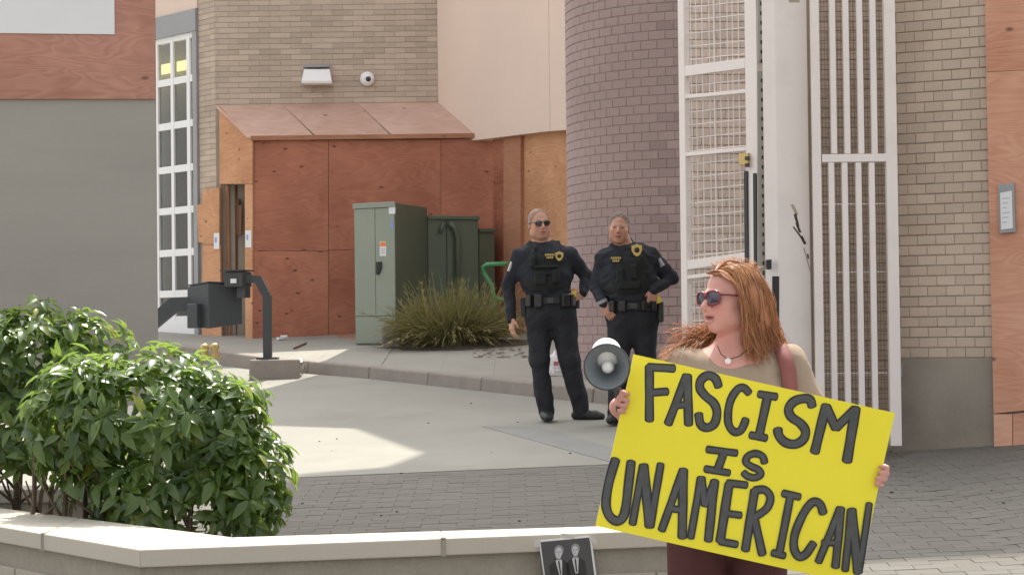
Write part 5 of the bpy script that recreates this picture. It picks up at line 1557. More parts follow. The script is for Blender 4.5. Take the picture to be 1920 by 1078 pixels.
def glasses_obj(parent, C, R, sc, frame_mat, lens_mat=None, big=1.0):
    L = lambda x, y, z: C + R @ (Vector((x, y, z)) * sc)
    mb = MB()
    for s in (-1, 1):
        mb.tube([L(s * 0.056, 0.088, 0.012), L(s * 0.076, 0.060, 0.010), L(s * 0.084, 0.0, 0.006)], 0.0028 * sc * big, 6)
    mb.tube([L(-0.012, 0.103, 0.010), L(0, 0.106, 0.012), L(0.012, 0.103, 0.010)], 0.003 * sc * big, 6)
    for s in (-1, 1):
        pts = []
        for k in range(17):
            a = 2 * math.pi * k / 16
            x = 0.033 + 0.0235 * big * math.copysign(abs(math.cos(a)) ** 0.75, math.cos(a)); z = 0.002 + 0.0185 * big * math.copysign(abs(math.sin(a)) ** 0.75, math.sin(a))
            pts.append(L(s * x, 0.104 - 0.35 * max(0, x - 0.02) ** 1 * 0.9 + 0.0, z))
        mb.tube(pts, 0.0030 * sc * big, 6, caps=False)
    g = mb.build('glasses', frame_mat, parent)
    for s in (-1, 1):
        pts = []
        for k in range(16):
            a = 2 * math.pi * k / 16
            x = 0.033 + 0.0235 * big * math.copysign(abs(math.cos(a)) ** 0.75, math.cos(a)); z = 0.002 + 0.0185 * big * math.copysign(abs(math.sin(a)) ** 0.75, math.sin(a))
            pts.append(L(s * x, 0.104 - 0.315 * max(0, x - 0.02), z))
        c = L(s * 0.033, 0.1065 - 0.004, 0.002)
        m2 = MB(); m2.add(pts + [c], [(k, (k + 1) % 16, 16) for k in range(16)], smooth=True); m2.build('lens', lens_mat or M['lens'], g)
    return g
def hair_cap(t, root_p, C, R, hair, hs):
    """short combed hairs over the scalp; a shaved head has only its coloured scalp"""
    if hair[3] <= 0: return
    r_ = random.Random(8); mb = MB(); n = 0
    while n < 900:
        v = Vector((r_.gauss(0, 1), r_.gauss(0, 1), r_.gauss(0.4, 1))).normalized()
        p = Vector((v.x * 0.078, v.y * 0.099 - 0.018, v.z * 0.091 + 0.032))
        e1 = (p.x / 0.10) ** 2 + ((p.y - 0.10) / 0.080) ** 2 + ((p.z + 0.012) / 0.108) ** 2
        e2 = (p.x / 0.13) ** 2 + ((p.y - 0.035) / 0.068) ** 2 + ((p.z + 0.09) / 0.115) ** 2
        if e1 < 1.05 or e2 < 1.05 or p.z < -0.035: continue
        n += 1
        ln = hair[3] * (1.0 if p.z > 0.07 else 0.45) * r_.uniform(0.7, 1.2)
        d = Vector((r_.gauss(0.25, 0.3), -0.8 + r_.gauss(0, 0.25), 0.25)); d = (d - v * d.dot(v) * 0.7).normalized()
        q = p + d * ln * 0.5 + v * ln * 0.22; e = p + d * ln + v * ln * 0.16
        W = lambda s: root_p + C + R @ (s * hs)
        mb.tube([W(p), W(q), W(e)], [0.0024, 0.0022, 0.0009], 4, caps=False)
    mb.build('hair', hair[4], t)

M['hair_buzz'] = mk('buzz_hair', (0.21, 0.145, 0.105), 0.8, 0.2, 40, 0.3, 300, 0.4, 0.001)
M['hair_grey'] = mk('grey_hair', (0.25, 0.205, 0.17), 0.7, 0.25, 40, 0.35, 260, 0.5, 0.001)
def patch(parent, c, w, h, mat, R=None, name='patch', th=0.006):
    m2 = MB(); m2.box(c, (w, th, h), R); return m2.build(name, mat, parent, bevel=0.003)
def tape(parent, c):
    tp = patch(parent, c, 0.092, 0.05, M['vest'], name='name_tape')
    mb = MB()
    for k, (n_, w_) in enumerate(((6, 0.084), (4, 0.058))):
        for q in range(n_):
            mb.box(c + Vector((-w_ / 2 + (q + 0.5) * w_ / n_, -0.005, 0.012 - 0.023 * k)), (w_ / n_ * 0.72, 0.004, 0.017))
    mb.build('lettering', M['gold'], tp)
def shield(parent, c, s, mat, name='badge'):
    pts = [(-0.5, 0.45), (-0.2, 0.5), (0, 0.62), (0.2, 0.5), (0.5, 0.45), (0.52, 0.0), (0.3, -0.45), (0, -0.62), (-0.3, -0.45), (-0.52, 0.0)]
    m2 = MB(); m2.prism([c + Vector((x * s, 0, y * s)) for x, y in pts], (0, 0.006, 0)); b = m2.build(name, mat, parent)
    m2 = MB(); m2.lathe([(0.0005, 0.004), (s * 0.24, 0.003), (s * 0.26, 0)], Matrix.Translation(c + Vector((0, 0.0, 0))) @ Matrix.Rotation(rad(90), 4, 'X'), 16); m2.build('seal', M['leather'], b)
    return b

J1 = dict(head=(-0.135, -0.02, 1.665), tilt=0.05, neck=(-0.108, 0.02, 1.515), chest=(-0.085, 0.01, 1.30), belt=(-0.05, 0.0, 1.015),
          shL=(-0.30, 0.02, 1.395), elL=(-0.405, 0.05, 1.14), wrL=(-0.378, -0.015, 0.865),
          shR=(0.125, 0.02, 1.395), elR=(0.275, 0.08, 1.215), wrR=(0.225, -0.03, 1.075),
          hipL=(-0.15, 0, 0.92), knL=(-0.145, -0.02, 0.51), anL=(-0.095, 0.0, 0.085), toeL=(-0.075, -0.19, 0.03),
          hipR=(0.045, 0, 0.92), knR=(0.115, -0.02, 0.50), anR=(0.205, 0.02, 0.085), toeR=(0.38, -0.05, 0.03),
          handL=((0.06, -0.12, -1), (-0.9, -0.4, 0), (0.3, -1, 0), 0.35), handR=((-0.75, -0.55, -0.3), (0.5, -0.9, 0.2), (0, -0.1, 1), 0.55),
          girth=1.02, pouches=[(-0.05, -0.075, 0.05, 0.055), (0.075, -0.06, 0.035, 0.06), (-0.115, 0.06, 0.022, 0.05), (0.0, 0.02, 0.10, 0.012), (0.0, -0.035, 0.10, 0.012)],
          belt_items=[(math.pi * 1.02, 0.10, 0.16, -0.05), (math.pi * 1.22, 0.07, 0.10, 0.0), (math.pi * 1.36, 0.07, 0.11, 0.0), (math.pi * 1.68, 0.07, 0.11, 0.0), (math.pi * 1.8, 0.06, 0.10, 0.0), (math.pi * 1.94, 0.06, 0.12, -0.01)], belt_tilt=0.005)
def extra1(t, o, J, chest, belt):
    c = o + chest
    tape(t, c + Vector((0.035, -0.168, 0.088)))
    shield(t, c + Vector((0.115, -0.160, 0.088)), 0.066, M['gold'])
    patch(t, o + Vector(J['shL']) + Vector((-0.072, -0.028, -0.09)), 0.016, 0.085, M['white_cloth'], Matrix.Rotation(0.35, 3, 'Y') @ Matrix.Rotation(-0.9, 3, 'Z'), 'sleeve_patch', 0.055)
    mb = MB(); p = c + Vector((-0.105, -0.115, 0.11)); mb.box(p, (0.04, 0.03, 0.085)); r = mb.build('radio', M['leather'], t, bevel=0.006)
    mb = MB(); mb.tube([p + Vector((0.015, 0, 0.04)), p + Vector((0.02, 0.0, 0.075))], 0.006, 8); mb.build('antenna', M['leather'], r)
    mb = MB(); p = o + belt + Vector((0.205, -0.07, 0.045)); mb.box(p, (0.035, 0.07, 0.05), Matrix.Rotation(0.3, 3, 'Y')); tz = mb.build('taser_grip', M['leather'], t, bevel=0.006)
    mb = MB(); mb.box(p + Vector((0.0, -0.037, 0.01)), (0.034, 0.012, 0.055)); mb.build('yellow_cartridge', M['taser'], tz, bevel=0.003)
officer('officer in dark uniform and sunglasses, one arm hanging, nearest the fern clump', 1045, 790, 16.3, J1, 0.28, True, ((0.13, 0.09, 0.068), (0.12, 0.08, 0.06), 0.72, 0.0, M['hair_buzz']), 31, extra1, SKIN_M, 1.1)
J2 = dict(head=(-0.095, -0.02, 1.605), tilt=-0.06, neck=(-0.06, 0.02, 1.475), chest=(-0.02, 0.01, 1.265), belt=(0.005, 0.0, 0.965),
          shL=(-0.22, 0.02, 1.365), elL=(-0.285, 0.08, 1.13), wrL=(-0.235, -0.09, 0.985),
          shR=(0.17, 0.02, 1.37), elR=(0.335, 0.07, 1.20), wrR=(0.175, -0.10, 1.09),
          hipL=(-0.095, 0, 0.88), knL=(-0.115, -0.03, 0.48), anL=(-0.135, 0.0, 0.085), toeL=(-0.20, -0.18, 0.03),
          hipR=(0.10, 0, 0.88), knR=(0.115, -0.01, 0.48), anR=(0.125, 0.02, 0.085), toeR=(0.20, -0.16, 0.03),
          handL=((0.5, -0.25, -0.9), (-0.4, -0.9, 0.0), (0.7, -0.2, 0.3), 0.45), handR=((-0.2, -0.25, -1), (0.3, -0.95, 0.2), (-1, -0.1, 0), 0.25),
          girth=1.06, pouches=[(-0.085, -0.03, 0.03, 0.055), (0.03, 0.0, 0.028, 0.06), (-0.01, -0.11, 0.09, 0.03)],
          belt_items=[(math.pi * 1.25, 0.06, 0.09, 0.0), (math.pi * 1.38, 0.06, 0.09, 0.0), (math.pi * 1.62, 0.05, 0.08, 0.0), (math.pi * 1.74, 0.05, 0.08, 0.0), (math.pi * 1.95, 0.10, 0.17, -0.05)])
def extra2(t, o, J, chest, belt):
    c = o + chest
    tape(t, c + Vector((-0.112, -0.160, 0.082)))
    shield(t, c + Vector((0.062, -0.142, 0.158)), 0.085, M['gold'])
    patch(t, o + Vector(J['shR']) + Vector((0.072, -0.04, -0.05)), 0.02, 0.07, M['grey_ink'], Matrix.Rotation(-0.55, 3, 'Y') @ Matrix.Rotation(0.7, 3, 'Z'), 'sleeve_patch', 0.045)
    mb = MB(); p = o + belt + Vector((0.205, -0.08, 0.05)); mb.box(p, (0.05, 0.06, 0.06), Matrix.Rotation(-0.3, 3, 'Y')); tz = mb.build('taser_grip', M['taser'], t, bevel=0.006)
    mb = MB(); p = o + Vector(J['wrL']) + Vector((-0.012, -0.01, 0.02)); mb.lathe([(0.043, -0.014), (0.046, 0), (0.043, 0.014)], Matrix.Translation(p) @ Matrix.Rotation(-0.4, 4, 'Y'), 16); mb.build('watch', M['grey_metal'], t)
officer('officer with grey hair and gold badge, hands at his belt, by the round tower', 1187, 797, 15.85, J2, -0.12, False, ((0.24, 0.20, 0.17), (0.24, 0.17, 0.13), 0.7, 0.030, M['hair_grey']), 47, extra2, (0.47, 0.245, 0.17), 1.05)

# ---- woman with the placard --------------------------------------------------------
WYD = 6.7
wr0 = pt(1385, 900, WYD)
WR = Vector((wr0.x, WYD, G(wr0.x, WYD)))
wo = thing('person', 'woman with long red hair, sunglasses and tan top holding the yellow placard', 'person', WR)
def wp(px, py, dy=0.0): return pt(px, py, WYD + dy) - WR
HC = wp(1366, 562, 0.0); HYAW = rad(-57)
HR = frame((math.sin(HYAW), -math.cos(HYAW), 0.03), tilt=rad(3))
hsc = 0.98
xs = axis_np(-0.62, 0.62, 0.009, [(HC.x - 0.14, HC.x + 0.12, 0.0038)]); ys = axis_np(-0.45, 0.3, 0.009, [(HC.y - 0.14, HC.y + 0.1, 0.0038), (-0.38, -0.2, 0.006)]); zs = axis_np(-0.02, 1.68, 0.009, [(HC.z - 0.15, HC.z + 0.14, 0.0038)])
nk = wp(1382, 652, 0.045); chest = wp(1385, 770, 0.03); belly = wp(1388, 900, 0.03); pel = wp(1372, 1000, 0.02)
shl = wp(1283, 694, 0.04); shr = wp(1472, 690, 0.05)
SGY = 6.42
# placard geometry
sTL, sTR, sBL = pt(1188, 664, SGY), pt(1678, 774, SGY), pt(1117.5, 985, SGY)
ux = (sTR - sTL); uz = (sTL - sBL)
SW_, SH_ = ux.length, uz.length
ux.normalize(); uz = (uz - ux * uz.dot(ux)).normalized(); un = ux.cross(uz)     # un points away from the camera or towards
if un.y > 0: un = -un                                                       # towards the camera
def bow(u, v): return 0.014 * math.sin(math.pi * u / SW_) + 0.004 * math.sin(2.2 * math.pi * v / SH_ + 3 * u)
def sp(u, v, d=0.0): return sTL + ux * u - uz * v + un * (d + bow(u, v))                   # u right, v down, d in front
gl_u, gl_v = 0.0, 0.135          # left grip
gr_u, gr_v = SW_, 0.185          # right grip
wl = sp(-0.005, gl_v + 0.05, -0.075) - WR; wr = sp(SW_ - 0.05, gr_v + 0.015, -0.06) - WR
ell_ = wp(1235, 850, -0.02); elr_ = wp(1560, 850, -0.02)
F = Field(xs, ys, zs)
head_sdf(F, HC, HR, hsc, male=False, mouth_open=0.006)
F.cap(HC + HR @ Vector((0, -0.035, -0.05)), nk, 0.045, 0.050, 0.012)
F.cap(nk, chest, 0.075, 0.125, 0.06); F.cap(chest, belly, 0.13, 0.13, 0.05); F.cap(belly, pel + Vector((0, 0, 0.08)), 0.12, 0.09, 0.05)
F.ell(wp(1372, 690, 0.0), (0.13, 0.085, 0.07), None, 0.05)
for sh, el, wri in ((shl, ell_, wl), (shr, elr_, wr)):
    F.cap(nk - Vector((0, 0, 0.05)), sh, 0.062, 0.066, 0.04)
    F.cap(sh, el, 0.058, 0.044, 0.03); F.cap(el, wri, 0.043, 0.029, 0.025)
for s, hx in ((-1, 1308), (1, 1422)):
    hip = wp(hx, 1010, 0.02); kn = wp(hx - 6 * s, 1230, 0.0); an = Vector((hip.x, 0.02, 0.09))
    F.cap(pel + Vector((0, 0, 0.08)), hip, 0.08, 0.075, 0.03); F.cap(hip, kn, 0.075, 0.055, 0.02); F.cap(kn, an, 0.055, 0.04, 0.03); F.cap(an, an + Vector((0, -0.12, -0.05)), 0.03, 0.02, 0.02)
# hands: fingers curl round the board edges
def grip(edge_u, v0, sgn, wri):
    """sgn +1: right edge, -1: left edge; palm behind the board"""
    E = lambda du, v, d: sp(edge_u + sgn * du, v, d) - WR
    F.ell(E(-0.045, v0 + 0.03, -0.035), (0.042, 0.022, 0.042), None, 0.015)
    F.cap(wri, E(-0.05, v0 + 0.03, -0.035), 0.028, 0.03, 0.02)
    for i in range(4):
        v = v0 - 0.004 + i * 0.0205
        r = (0.0092, 0.0098, 0.0095, 0.0082)[i]; ex = (0.0, 0.004, 0.003, -0.004)[i]
        a = E(-0.03, v, -0.03); b = E(0.012 + ex, v + 0.001, -0.014); c = E(0.013 + ex, v + 0.002, 0.012); d = E(-0.014, v + 0.003, 0.013)
        F.cap(a, b, r * 1.1, r, 0.006); F.cap(b, c, r, r * 0.95, 0.003); F.cap(c, d, r * 0.95, r * 0.8, 0.003)
    F.cap(E(-0.06, v0 + 0.0, -0.03), E(-0.075, v0 - 0.035, -0.018), 0.013, 0.010, 0.01)
grip(SW_, gr_v, 1, wr); grip(0.0, gl_v, -1, wl)
SKIN_W = (0.56, 0.285, 0.235)
hcf = head_color(HC, HR, hsc, SKIN_W, (0.40, 0.11, 0.11), (0.22, 0.10, 0.05), brow_on=False, redness=0.3)
def wcol(V):
    c = hcf(V)
    # flushed neck and chest
    n = np.array(nk); d = np.sqrt(((V - n) ** 2).sum(1)); m = np.exp(-((d) / 0.10) ** 2)[:, None] * 0.4
    return c * (1 - m) + np.array((0.52, 0.225, 0.175)) * m
field_obj('body', F, M['skin'], wo, WR, wcol)
# top
F = Field(axis_np(-0.42, 0.42, 0.0075), axis_np(-0.3, 0.3, 0.0075), axis_np(WR.z * 0 + 0.7, 1.5, 0.0075))
F.cap(chest + Vector((0, 0, 0.05)), chest - Vector((0, 0, 0.1)), 0.135, 0.142, 0.05, sq=(0.74, 1, 1))
F.cap(chest, belly, 0.138, 0.138, 0.05, sq=(0.74, 0.98, 1)); F.cap(belly, pel + Vector((0, 0, -0.05)), 0.14, 0.152, 0.05, sq=(0.76, 0.98, 1))
for s in (-1, 1): F.ell(chest + Vector((s * 0.075, -0.09, -0.01)), (0.085, 0.075, 0.08), None, 0.04)
F.ell(wp(1372, 700, 0.01), (0.15, 0.095, 0.075), None, 0.05)
for sh, el in ((shl, ell_), (shr, elr_)):
    F.cap(nk - Vector((0, 0, 0.06)), sh, 0.066, 0.075, 0.05)
    F.cap(sh, sh + (el - sh) * 0.42, 0.078, 0.074, 0.035)
F.ell(wp(1368, 640, -0.05), (0.082, 0.11, 0.068), None, 0.015, 's')
F.ell(wp(1372, 625, 0.03), (0.085, 0.08, 0.06), None, 0.015, 's')
d_ = (elr_ - shr).normalized(); F.clip(shr + d_ * 0.115, -d_) if False else None
F.folds(0.0035, 42, 77, (1, 1, 0.7))
field_obj('top', F, M['tan_shirt'], wo, WR)
# trousers
F = Field(axis_np(-0.35, 0.35, 0.009), axis_np(-0.3, 0.3, 0.009), axis_np(0.02, 0.95, 0.009))
F.cap(pel + Vector((0, 0, 0.08)), pel + Vector((0, 0, 0.03)), 0.140, 0.135, 0.03, sq=(0.74, 0.98, 1))
for s, hx in ((-1, 1306), (1, 1424)):
    hip = wp(hx - 2 * s, 1010, 0.02); kn = wp(hx - 3 * s, 1230, 0.0); an = Vector((kn.x, 0.02, 0.08))
    F.cap(hip, kn, 0.104, 0.092, 0.015); F.cap(kn, an, 0.092, 0.098, 0.02)
F.folds(0.004, 26, 78, (1, 1, 0.6))
field_obj('trousers', F, M['burgundy'], wo, WR)
for s, hx in ((-1, 1312), (1, 1430)):
    kn = wp(hx - 3 * s, 1230, 0.0)
    F = Field(axis_np(kn.x - 0.1, kn.x + 0.1, 0.007), axis_np(-0.25, 0.15, 0.007), axis_np(-0.02, 0.16, 0.007))
    F.cap((kn.x, 0.06, 0.045), (kn.x, -0.10, 0.04), 0.043, 0.044, 0.02); F.cap((kn.x, -0.1, 0.04), (kn.x, -0.16, 0.033), 0.043, 0.034, 0.02); F.clip((0, 0, 0.002), (0, 0, 1))
    field_obj('shoe', F, M['shoe'], wo, WR)
# sunglasses
M['pink_frame'] = plain('dark_rose_frame', (0.16, 0.018, 0.035), 0.25)
M['lens_violet'] = plain('violet_lens', (0.035, 0.022, 0.042), 0.06, spec=0.9)
glasses_obj(wo, WR + HC, HR, hsc, M['pink_frame'], M['lens_violet'], 1.3)
# pendant on a cord
mb = MB(); mb.tube([wp(1345, 648, -0.062) + WR, wp(1352, 664, -0.082) + WR, wp(1365, 674, -0.09) + WR, wp(1385, 668, -0.085) + WR, wp(1402, 655, -0.07) + WR], 0.0018, 6)
ne = mb.build('necklace', M['leather'], wo)
mb = MB(); mb.lathe([(0.0003, 0.004), (0.009, 0.003), (0.011, 0)], Matrix.Translation(wp(1365, 677, -0.095) + WR) @ Matrix.Rotation(rad(90), 4, 'X'), 16); mb.build('pendant', M['white_metal'], ne)
# shoulder strap
def strap_pts():
    out = []
    for (x, y, d) in ((1452, 640, 0.06), (1462, 648, 0.0), (1472, 668, -0.055), (1479, 695, -0.075), (1482, 730, -0.075), (1480, 800, -0.06)):
        out.append(wp(x, y, d) + WR)
    return out
sp_ = strap_pts(); mb = MB(); vs = []; fs = []
for i, p in enumerate(sp_):
    wdt = Vector((0.026, 0.0, 0.004)); vs += [p - wdt, p + wdt, p + wdt + Vector((0, 0.012, 0)), p - wdt + Vector((0, 0.012, 0))]
for i in range(len(sp_) - 1):
    a, b = 4 * i, 4 * i + 4
    for q in range(4): fs.append((a + q, a + (q + 1) % 4, b + (q + 1) % 4, b + q))
mb.add(vs, fs, smooth=True); mb.build('shoulder_strap', M['strap'], wo)
# ---- hair: mass underneath, then locks -------------------------------------------------
def hair_mat(name, c0, c1):
    m, nt, b = base(name)
    at = nt.nodes.new('ShaderNodeAttribute'); at.attribute_name = 'rnd'
    col = mixc(nt, at.outputs['Fac'], c0, c1)
    nt.links.new(col, b.inputs['Base Color']); b.inputs['Roughness'].default_value = 0.38; b.inputs['Specular IOR Level'].default_value = 0.45
    tr = nt.nodes.new('ShaderNodeBsdfTranslucent'); nt.links.new(mixc(nt, 0.5, col, (0.85, 0.36, 0.10, 1)), tr.inputs['Color'])
    mx = nt.nodes.new('ShaderNodeMixShader'); mx.inputs[0].default_value = 0.3
    nt.links.new(b.outputs[0], mx.inputs[1]); nt.links.new(tr.outputs[0], mx.inputs[2])
    nt.links.new(mx.outputs[0], nt.nodes['Material Output'].inputs['Surface'])
    return m
M['red_hair'] = hair_mat('red_hair', (0.26, 0.095, 0.04, 1), (0.66, 0.34, 0.155, 1))
M['red_hair_mass'] = mk('red_hair_mass', (0.33, 0.135, 0.06), 0.5, 0.5, 40, 0.3, 200, 0.6, 0.004, stretch=(2, 2, 0.12))
F = Field(axis_np(HC.x - 0.24, HC.x + 0.26, 0.006), axis_np(HC.y - 0.2, HC.y + 0.2, 0.006), axis_np(HC.z - 0.26, HC.z + 0.2, 0.006))
HL = lambda x, y, z: tuple(HC + HR @ (Vector((x, y, z)) * hsc))
F.ell(HL(0, -0.033, 0.041), (0.081, 0.099, 0.089), HR, 0.02)
F.cap(HL(-0.045, -0.045, 0.01), wp(1418, 605, 0.02), 0.045, 0.042, 0.03)     # curtain on the near side
F.cap(wp(1424, 600, 0.03), wp(1430, 650, 0.04), 0.038, 0.024, 0.03)
F.cap(HL(0.0, -0.085, 0.0), wp(1400, 640, 0.09), 0.06, 0.05, 0.04)
F.ell(HL(-0.01, 0.10, 0.0), (0.085, 0.082, 0.095), HR, 0.01, 's')
F.ell(HL(0.02, 0.07, -0.09), (0.09, 0.085, 0.075), HR, 0.02, 's')
field_obj('hair_mass', F, M['red_hair_mass'], wo, WR)
rnd = random.Random(99)
hv = []; hf = []; hrn = []
def lock(pts, r0, rv, n=14):
    # catmull-rom through pts, tapering 4-sided strand
    P = [pts[0]] + pts + [pts[-1]]
    out = []
    m = len(pts) - 1
    for i in range(n + 1):
        u = i / n * m; k = min(int(u), m - 1); t = u - k
        p0, p1, p2, p3 = P[k], P[k + 1], P[k + 2], P[k + 3]
        out.append(0.5 * ((2 * p1) + (p2 - p0) * t + (2 * p0 - 5 * p1 + 4 * p2 - p3) * t * t + (3 * p1 - p0 - 3 * p2 + p3) * t ** 3))
    mb = MB(); mb.tube(out, [r0 * (1 - 0.8 * (i / n) ** 2) for i in range(n + 1)], 4, caps=False)
    b0 = len(hv); hv.extend(mb.v); hf.extend([[b0 + q for q in f] for f in mb.f]); hrn.extend([rv] * len(mb.v))
def jit(p, s): return Vector((p.x + rnd.gauss(0, s), p.y + rnd.gauss(0, s), p.z + rnd.gauss(0, s)))
def scalp(x, y, z, lift_=1.0):
    v = Vector((x, y, z)).normalized()
    return WR + HC + HR @ (Vector((v.x * 0.086, v.y * 0.103 - 0.030, v.z * 0.094 + 0.043)) * hsc * lift_)
W_ = lambda x, y, d: wp(x, y, d) + WR
for i in range(1200):            # near-side curtain: parting over the crown, down past the ear to the shoulder
    u = rnd.random()
    root = scalp(0.10 - 0.12 * rnd.random(), 0.95 - 1.75 * u, 0.95 + 0.1 * rnd.random())
    side_ = rnd.random()
    p1 = scalp(-0.75 - 0.25 * rnd.random(), 0.55 - 1.3 * u, 0.55 - 0.25 * rnd.random(), 1.0 + 0.05 * rnd.random())
    x2 = 1394 + 58 * u + rnd.gauss(0, 3); d2 = -0.075 + 0.14 * u + rnd.gauss(0, 0.012)
    p2 = W_(x2, 590 + rnd.gauss(0, 6), d2)
    x3 = 1400 + 62 * u + rnd.gauss(0, 6); p3 = W_(x3, 636 + rnd.gauss(0, 10), d2 + 0.01 + rnd.gauss(0, 0.012))
    tip = W_(x3 + rnd.uniform(-6, 22) + 8 * u, 668 + rnd.uniform(-22, 24), d2 + rnd.gauss(-0.01, 0.02))
    lock([root, p1, p2, p3, tip], rnd.uniform(0.0008, 0.0019), rnd.random())
for i in range(520):            # far side, blown out to the left over the shoulder
    u = rnd.random()
    root = scalp(0.55 + 0.4 * rnd.random(), 0.1 - 0.9 * u, 0.5 * rnd.random())
    p1 = W_(1352 + rnd.gauss(0, 8), 600 + rnd.gauss(0, 10), 0.10 + rnd.gauss(0, 0.015))
    p2 = W_(1318 + rnd.gauss(0, 9), 636 + rnd.gauss(0, 9), 0.09 + rnd.gauss(0, 0.02))
    x = rnd.uniform(1232, 1300); p3 = W_((1318 + x) / 2 + rnd.gauss(0, 5), 652 + rnd.gauss(0, 9), 0.05 + rnd.gauss(0, 0.02))
    tip = W_(x, 672 + rnd.gauss(0, 9) + (1300 - x) * 0.0, 0.01 + rnd.gauss(0, 0.03))
    lock([root, p1, p2, p3, tip], rnd.uniform(0.0007, 0.0017), 0.25 + 0.75 * rnd.random())
for i in range(60):             # flying wisps at the left
    p1 = W_(1330 + rnd.gauss(0, 6), 625 + rnd.gauss(0, 8), 0.07); x = rnd.uniform(1240, 1290)
    lock([p1, W_(1300 + rnd.gauss(0, 8), 628 + rnd.gauss(0, 10), 0.06), W_(1276 + rnd.gauss(0, 10), 632 + rnd.gauss(0, 12), 0.04), W_(x, 640 + rnd.gauss(0, 18), 0.03)], rnd.uniform(0.0006, 0.0012), 0.5 + 0.5 * rnd.random())
for i in range(900):            # back of the head, falling behind the near shoulder
    u = rnd.random()
    root = scalp(0.25 - 0.6 * rnd.random(), 0.2 - 1.1 * rnd.random(), 0.9)
    p1 = scalp(-0.85 + 0.5 * u, -0.75 - 0.25 * rnd.random(), 0.55 - 0.5 * rnd.random(), 1.03 + 0.06 * rnd.random())
    p2 = W_(1430 + 26 * rnd.random(), 588 + rnd.gauss(0, 8), 0.0 + 0.10 * u)
    x3 = 1432 + 34 * rnd.random(); p3 = W_(x3, 634 + rnd.gauss(0, 8), 0.01 + 0.09 * u)
    lock([root, p1, p2, p3, W_(x3 + rnd.uniform(-4, 18), 662 + rnd.uniform(-16, 16), 0.0 + 0.08 * u)], rnd.uniform(0.0009, 0.002), rnd.random())
for i in range(520):            # front hairline swept to the near side over the temple
    u = rnd.random()
    root = WR + HC + HR @ (Vector((0.03 - 0.07 * u, 0.078 - 0.012 * u - 0.02 * rnd.random(), 0.092 - 0.012 * u + 0.006 * rnd.random())) * hsc)
    p1 = WR + HC + HR @ (Vector((-0.035 - 0.03 * u, 0.060 - 0.02 * rnd.random(), 0.098 - 0.03 * u)) * hsc)
    p2 = WR + HC + HR @ (Vector((-0.080 - 0.01 * rnd.random(), 0.030 - 0.02 * rnd.random(), 0.03)) * hsc)
    p3 = W_(1392 + 14 * rnd.random(), 596 + rnd.gauss(0, 6), -0.07 + rnd.gauss(0, 0.01))
    lock([root, p1, p2, p3, W_(1398 + 30 * rnd.random(), 650 + rnd.gauss(0, 12), -0.06 + rnd.gauss(0, 0.012))], rnd.uniform(0.0008, 0.0018), rnd.random())
for i in range(200):            # crown and fringe, following the skull
    a = rnd.uniform(-1, 1)
    root = scalp(0.15 + rnd.gauss(0, 0.1), 0.92 - 0.5 * rnd.random(), 0.75 + 0.3 * rnd.random(), 1.01)
    far = rnd.random() < 0.4
    s = 1 if far else -1
    lock([root, scalp(0.35 * s + 0.1, 0.35, 1.0, 1.05 + 0.03 * rnd.random()), scalp(0.75 * s, -0.3, 0.65, 1.05), scalp(0.8 * s, -0.6, 0.0, 1.06)], rnd.uniform(0.0008, 0.0016), rnd.random())
for i in range(70):             # frizz catching the light
    root = scalp(rnd.uniform(-0.6, 0.6), rnd.uniform(-0.9, 0.8), 0.9, 1.0)
    v = (root - (WR + HC)).normalized()
    lock([root, root + v * 0.012 + Vector((rnd.gauss(0, 0.012), rnd.gauss(0, 0.012), 0.006)), root + v * 0.016 + Vector((rnd.gauss(0, 0.03), rnd.gauss(0, 0.03), -0.006))], 0.0008, 0.9, 6)
me = bpy.data.meshes.new('hair')
me.from_pydata([(v[0] - WR.x, v[1] - WR.y, v[2] - WR.z) for v in hv], [], hf)
me.polygons.foreach_set('use_smooth', [True] * len(hf))
at = me.attributes.new('rnd', 'FLOAT', 'POINT'); at.data.foreach_set('value', hrn)
link_mesh('hair', me, M['red_hair'], wo)

# ---- placard -----------------------------------------------------------------------
pc = thing('placard', 'yellow placard hand-lettered FASCISM IS UNAMERICAN held by the woman', 'placard', sp(SW_ / 2, SH_, 0))
def board(d0, d1, name, mat):
    mb = MB(); nu, nv = 40, 26
    g0 = [sp(SW_ * i / nu, SH_ * j / nv, d0) for j in range(nv + 1) for i in range(nu + 1)]
    g1 = [sp(SW_ * i / nu, SH_ * j / nv, d1) for j in range(nv + 1) for i in range(nu + 1)]
    n0 = len(g0); fs = []
    for j in range(nv):
        for i in range(nu):
            a = j * (nu + 1) + i; q4 = (a, a + nu + 1, a + nu + 2, a + 1)
            fs += [q4, tuple(n0 + k for k in q4[::-1])]
    rim = [i for i in range(nu + 1)] + [j * (nu + 1) + nu for j in range(1, nv + 1)] + [nv * (nu + 1) + i for i in range(nu - 1, -1, -1)] + [j * (nu + 1) for j in range(nv - 1, 0, -1)]
    for k in range(len(rim)):
        a, b = rim[k], rim[(k + 1) % len(rim)]; fs.append((a, b, n0 + b, n0 + a))
    mb.add(g0 + g1, fs); return mb.build(name, mat, pc)
board(0.0, -0.001, 'board', M['yellow']); board(-0.0012, -0.006, 'foam_backing', M['paper'])
def to_uv(cx, cy):
    p = pt(1080 + cx / 2.461, 640 + cy / 2.461, SGY) - sTL
    return Vector((p.dot(ux), -p.dot(uz)))
K = 1 / 2.461 * SGY / FPX
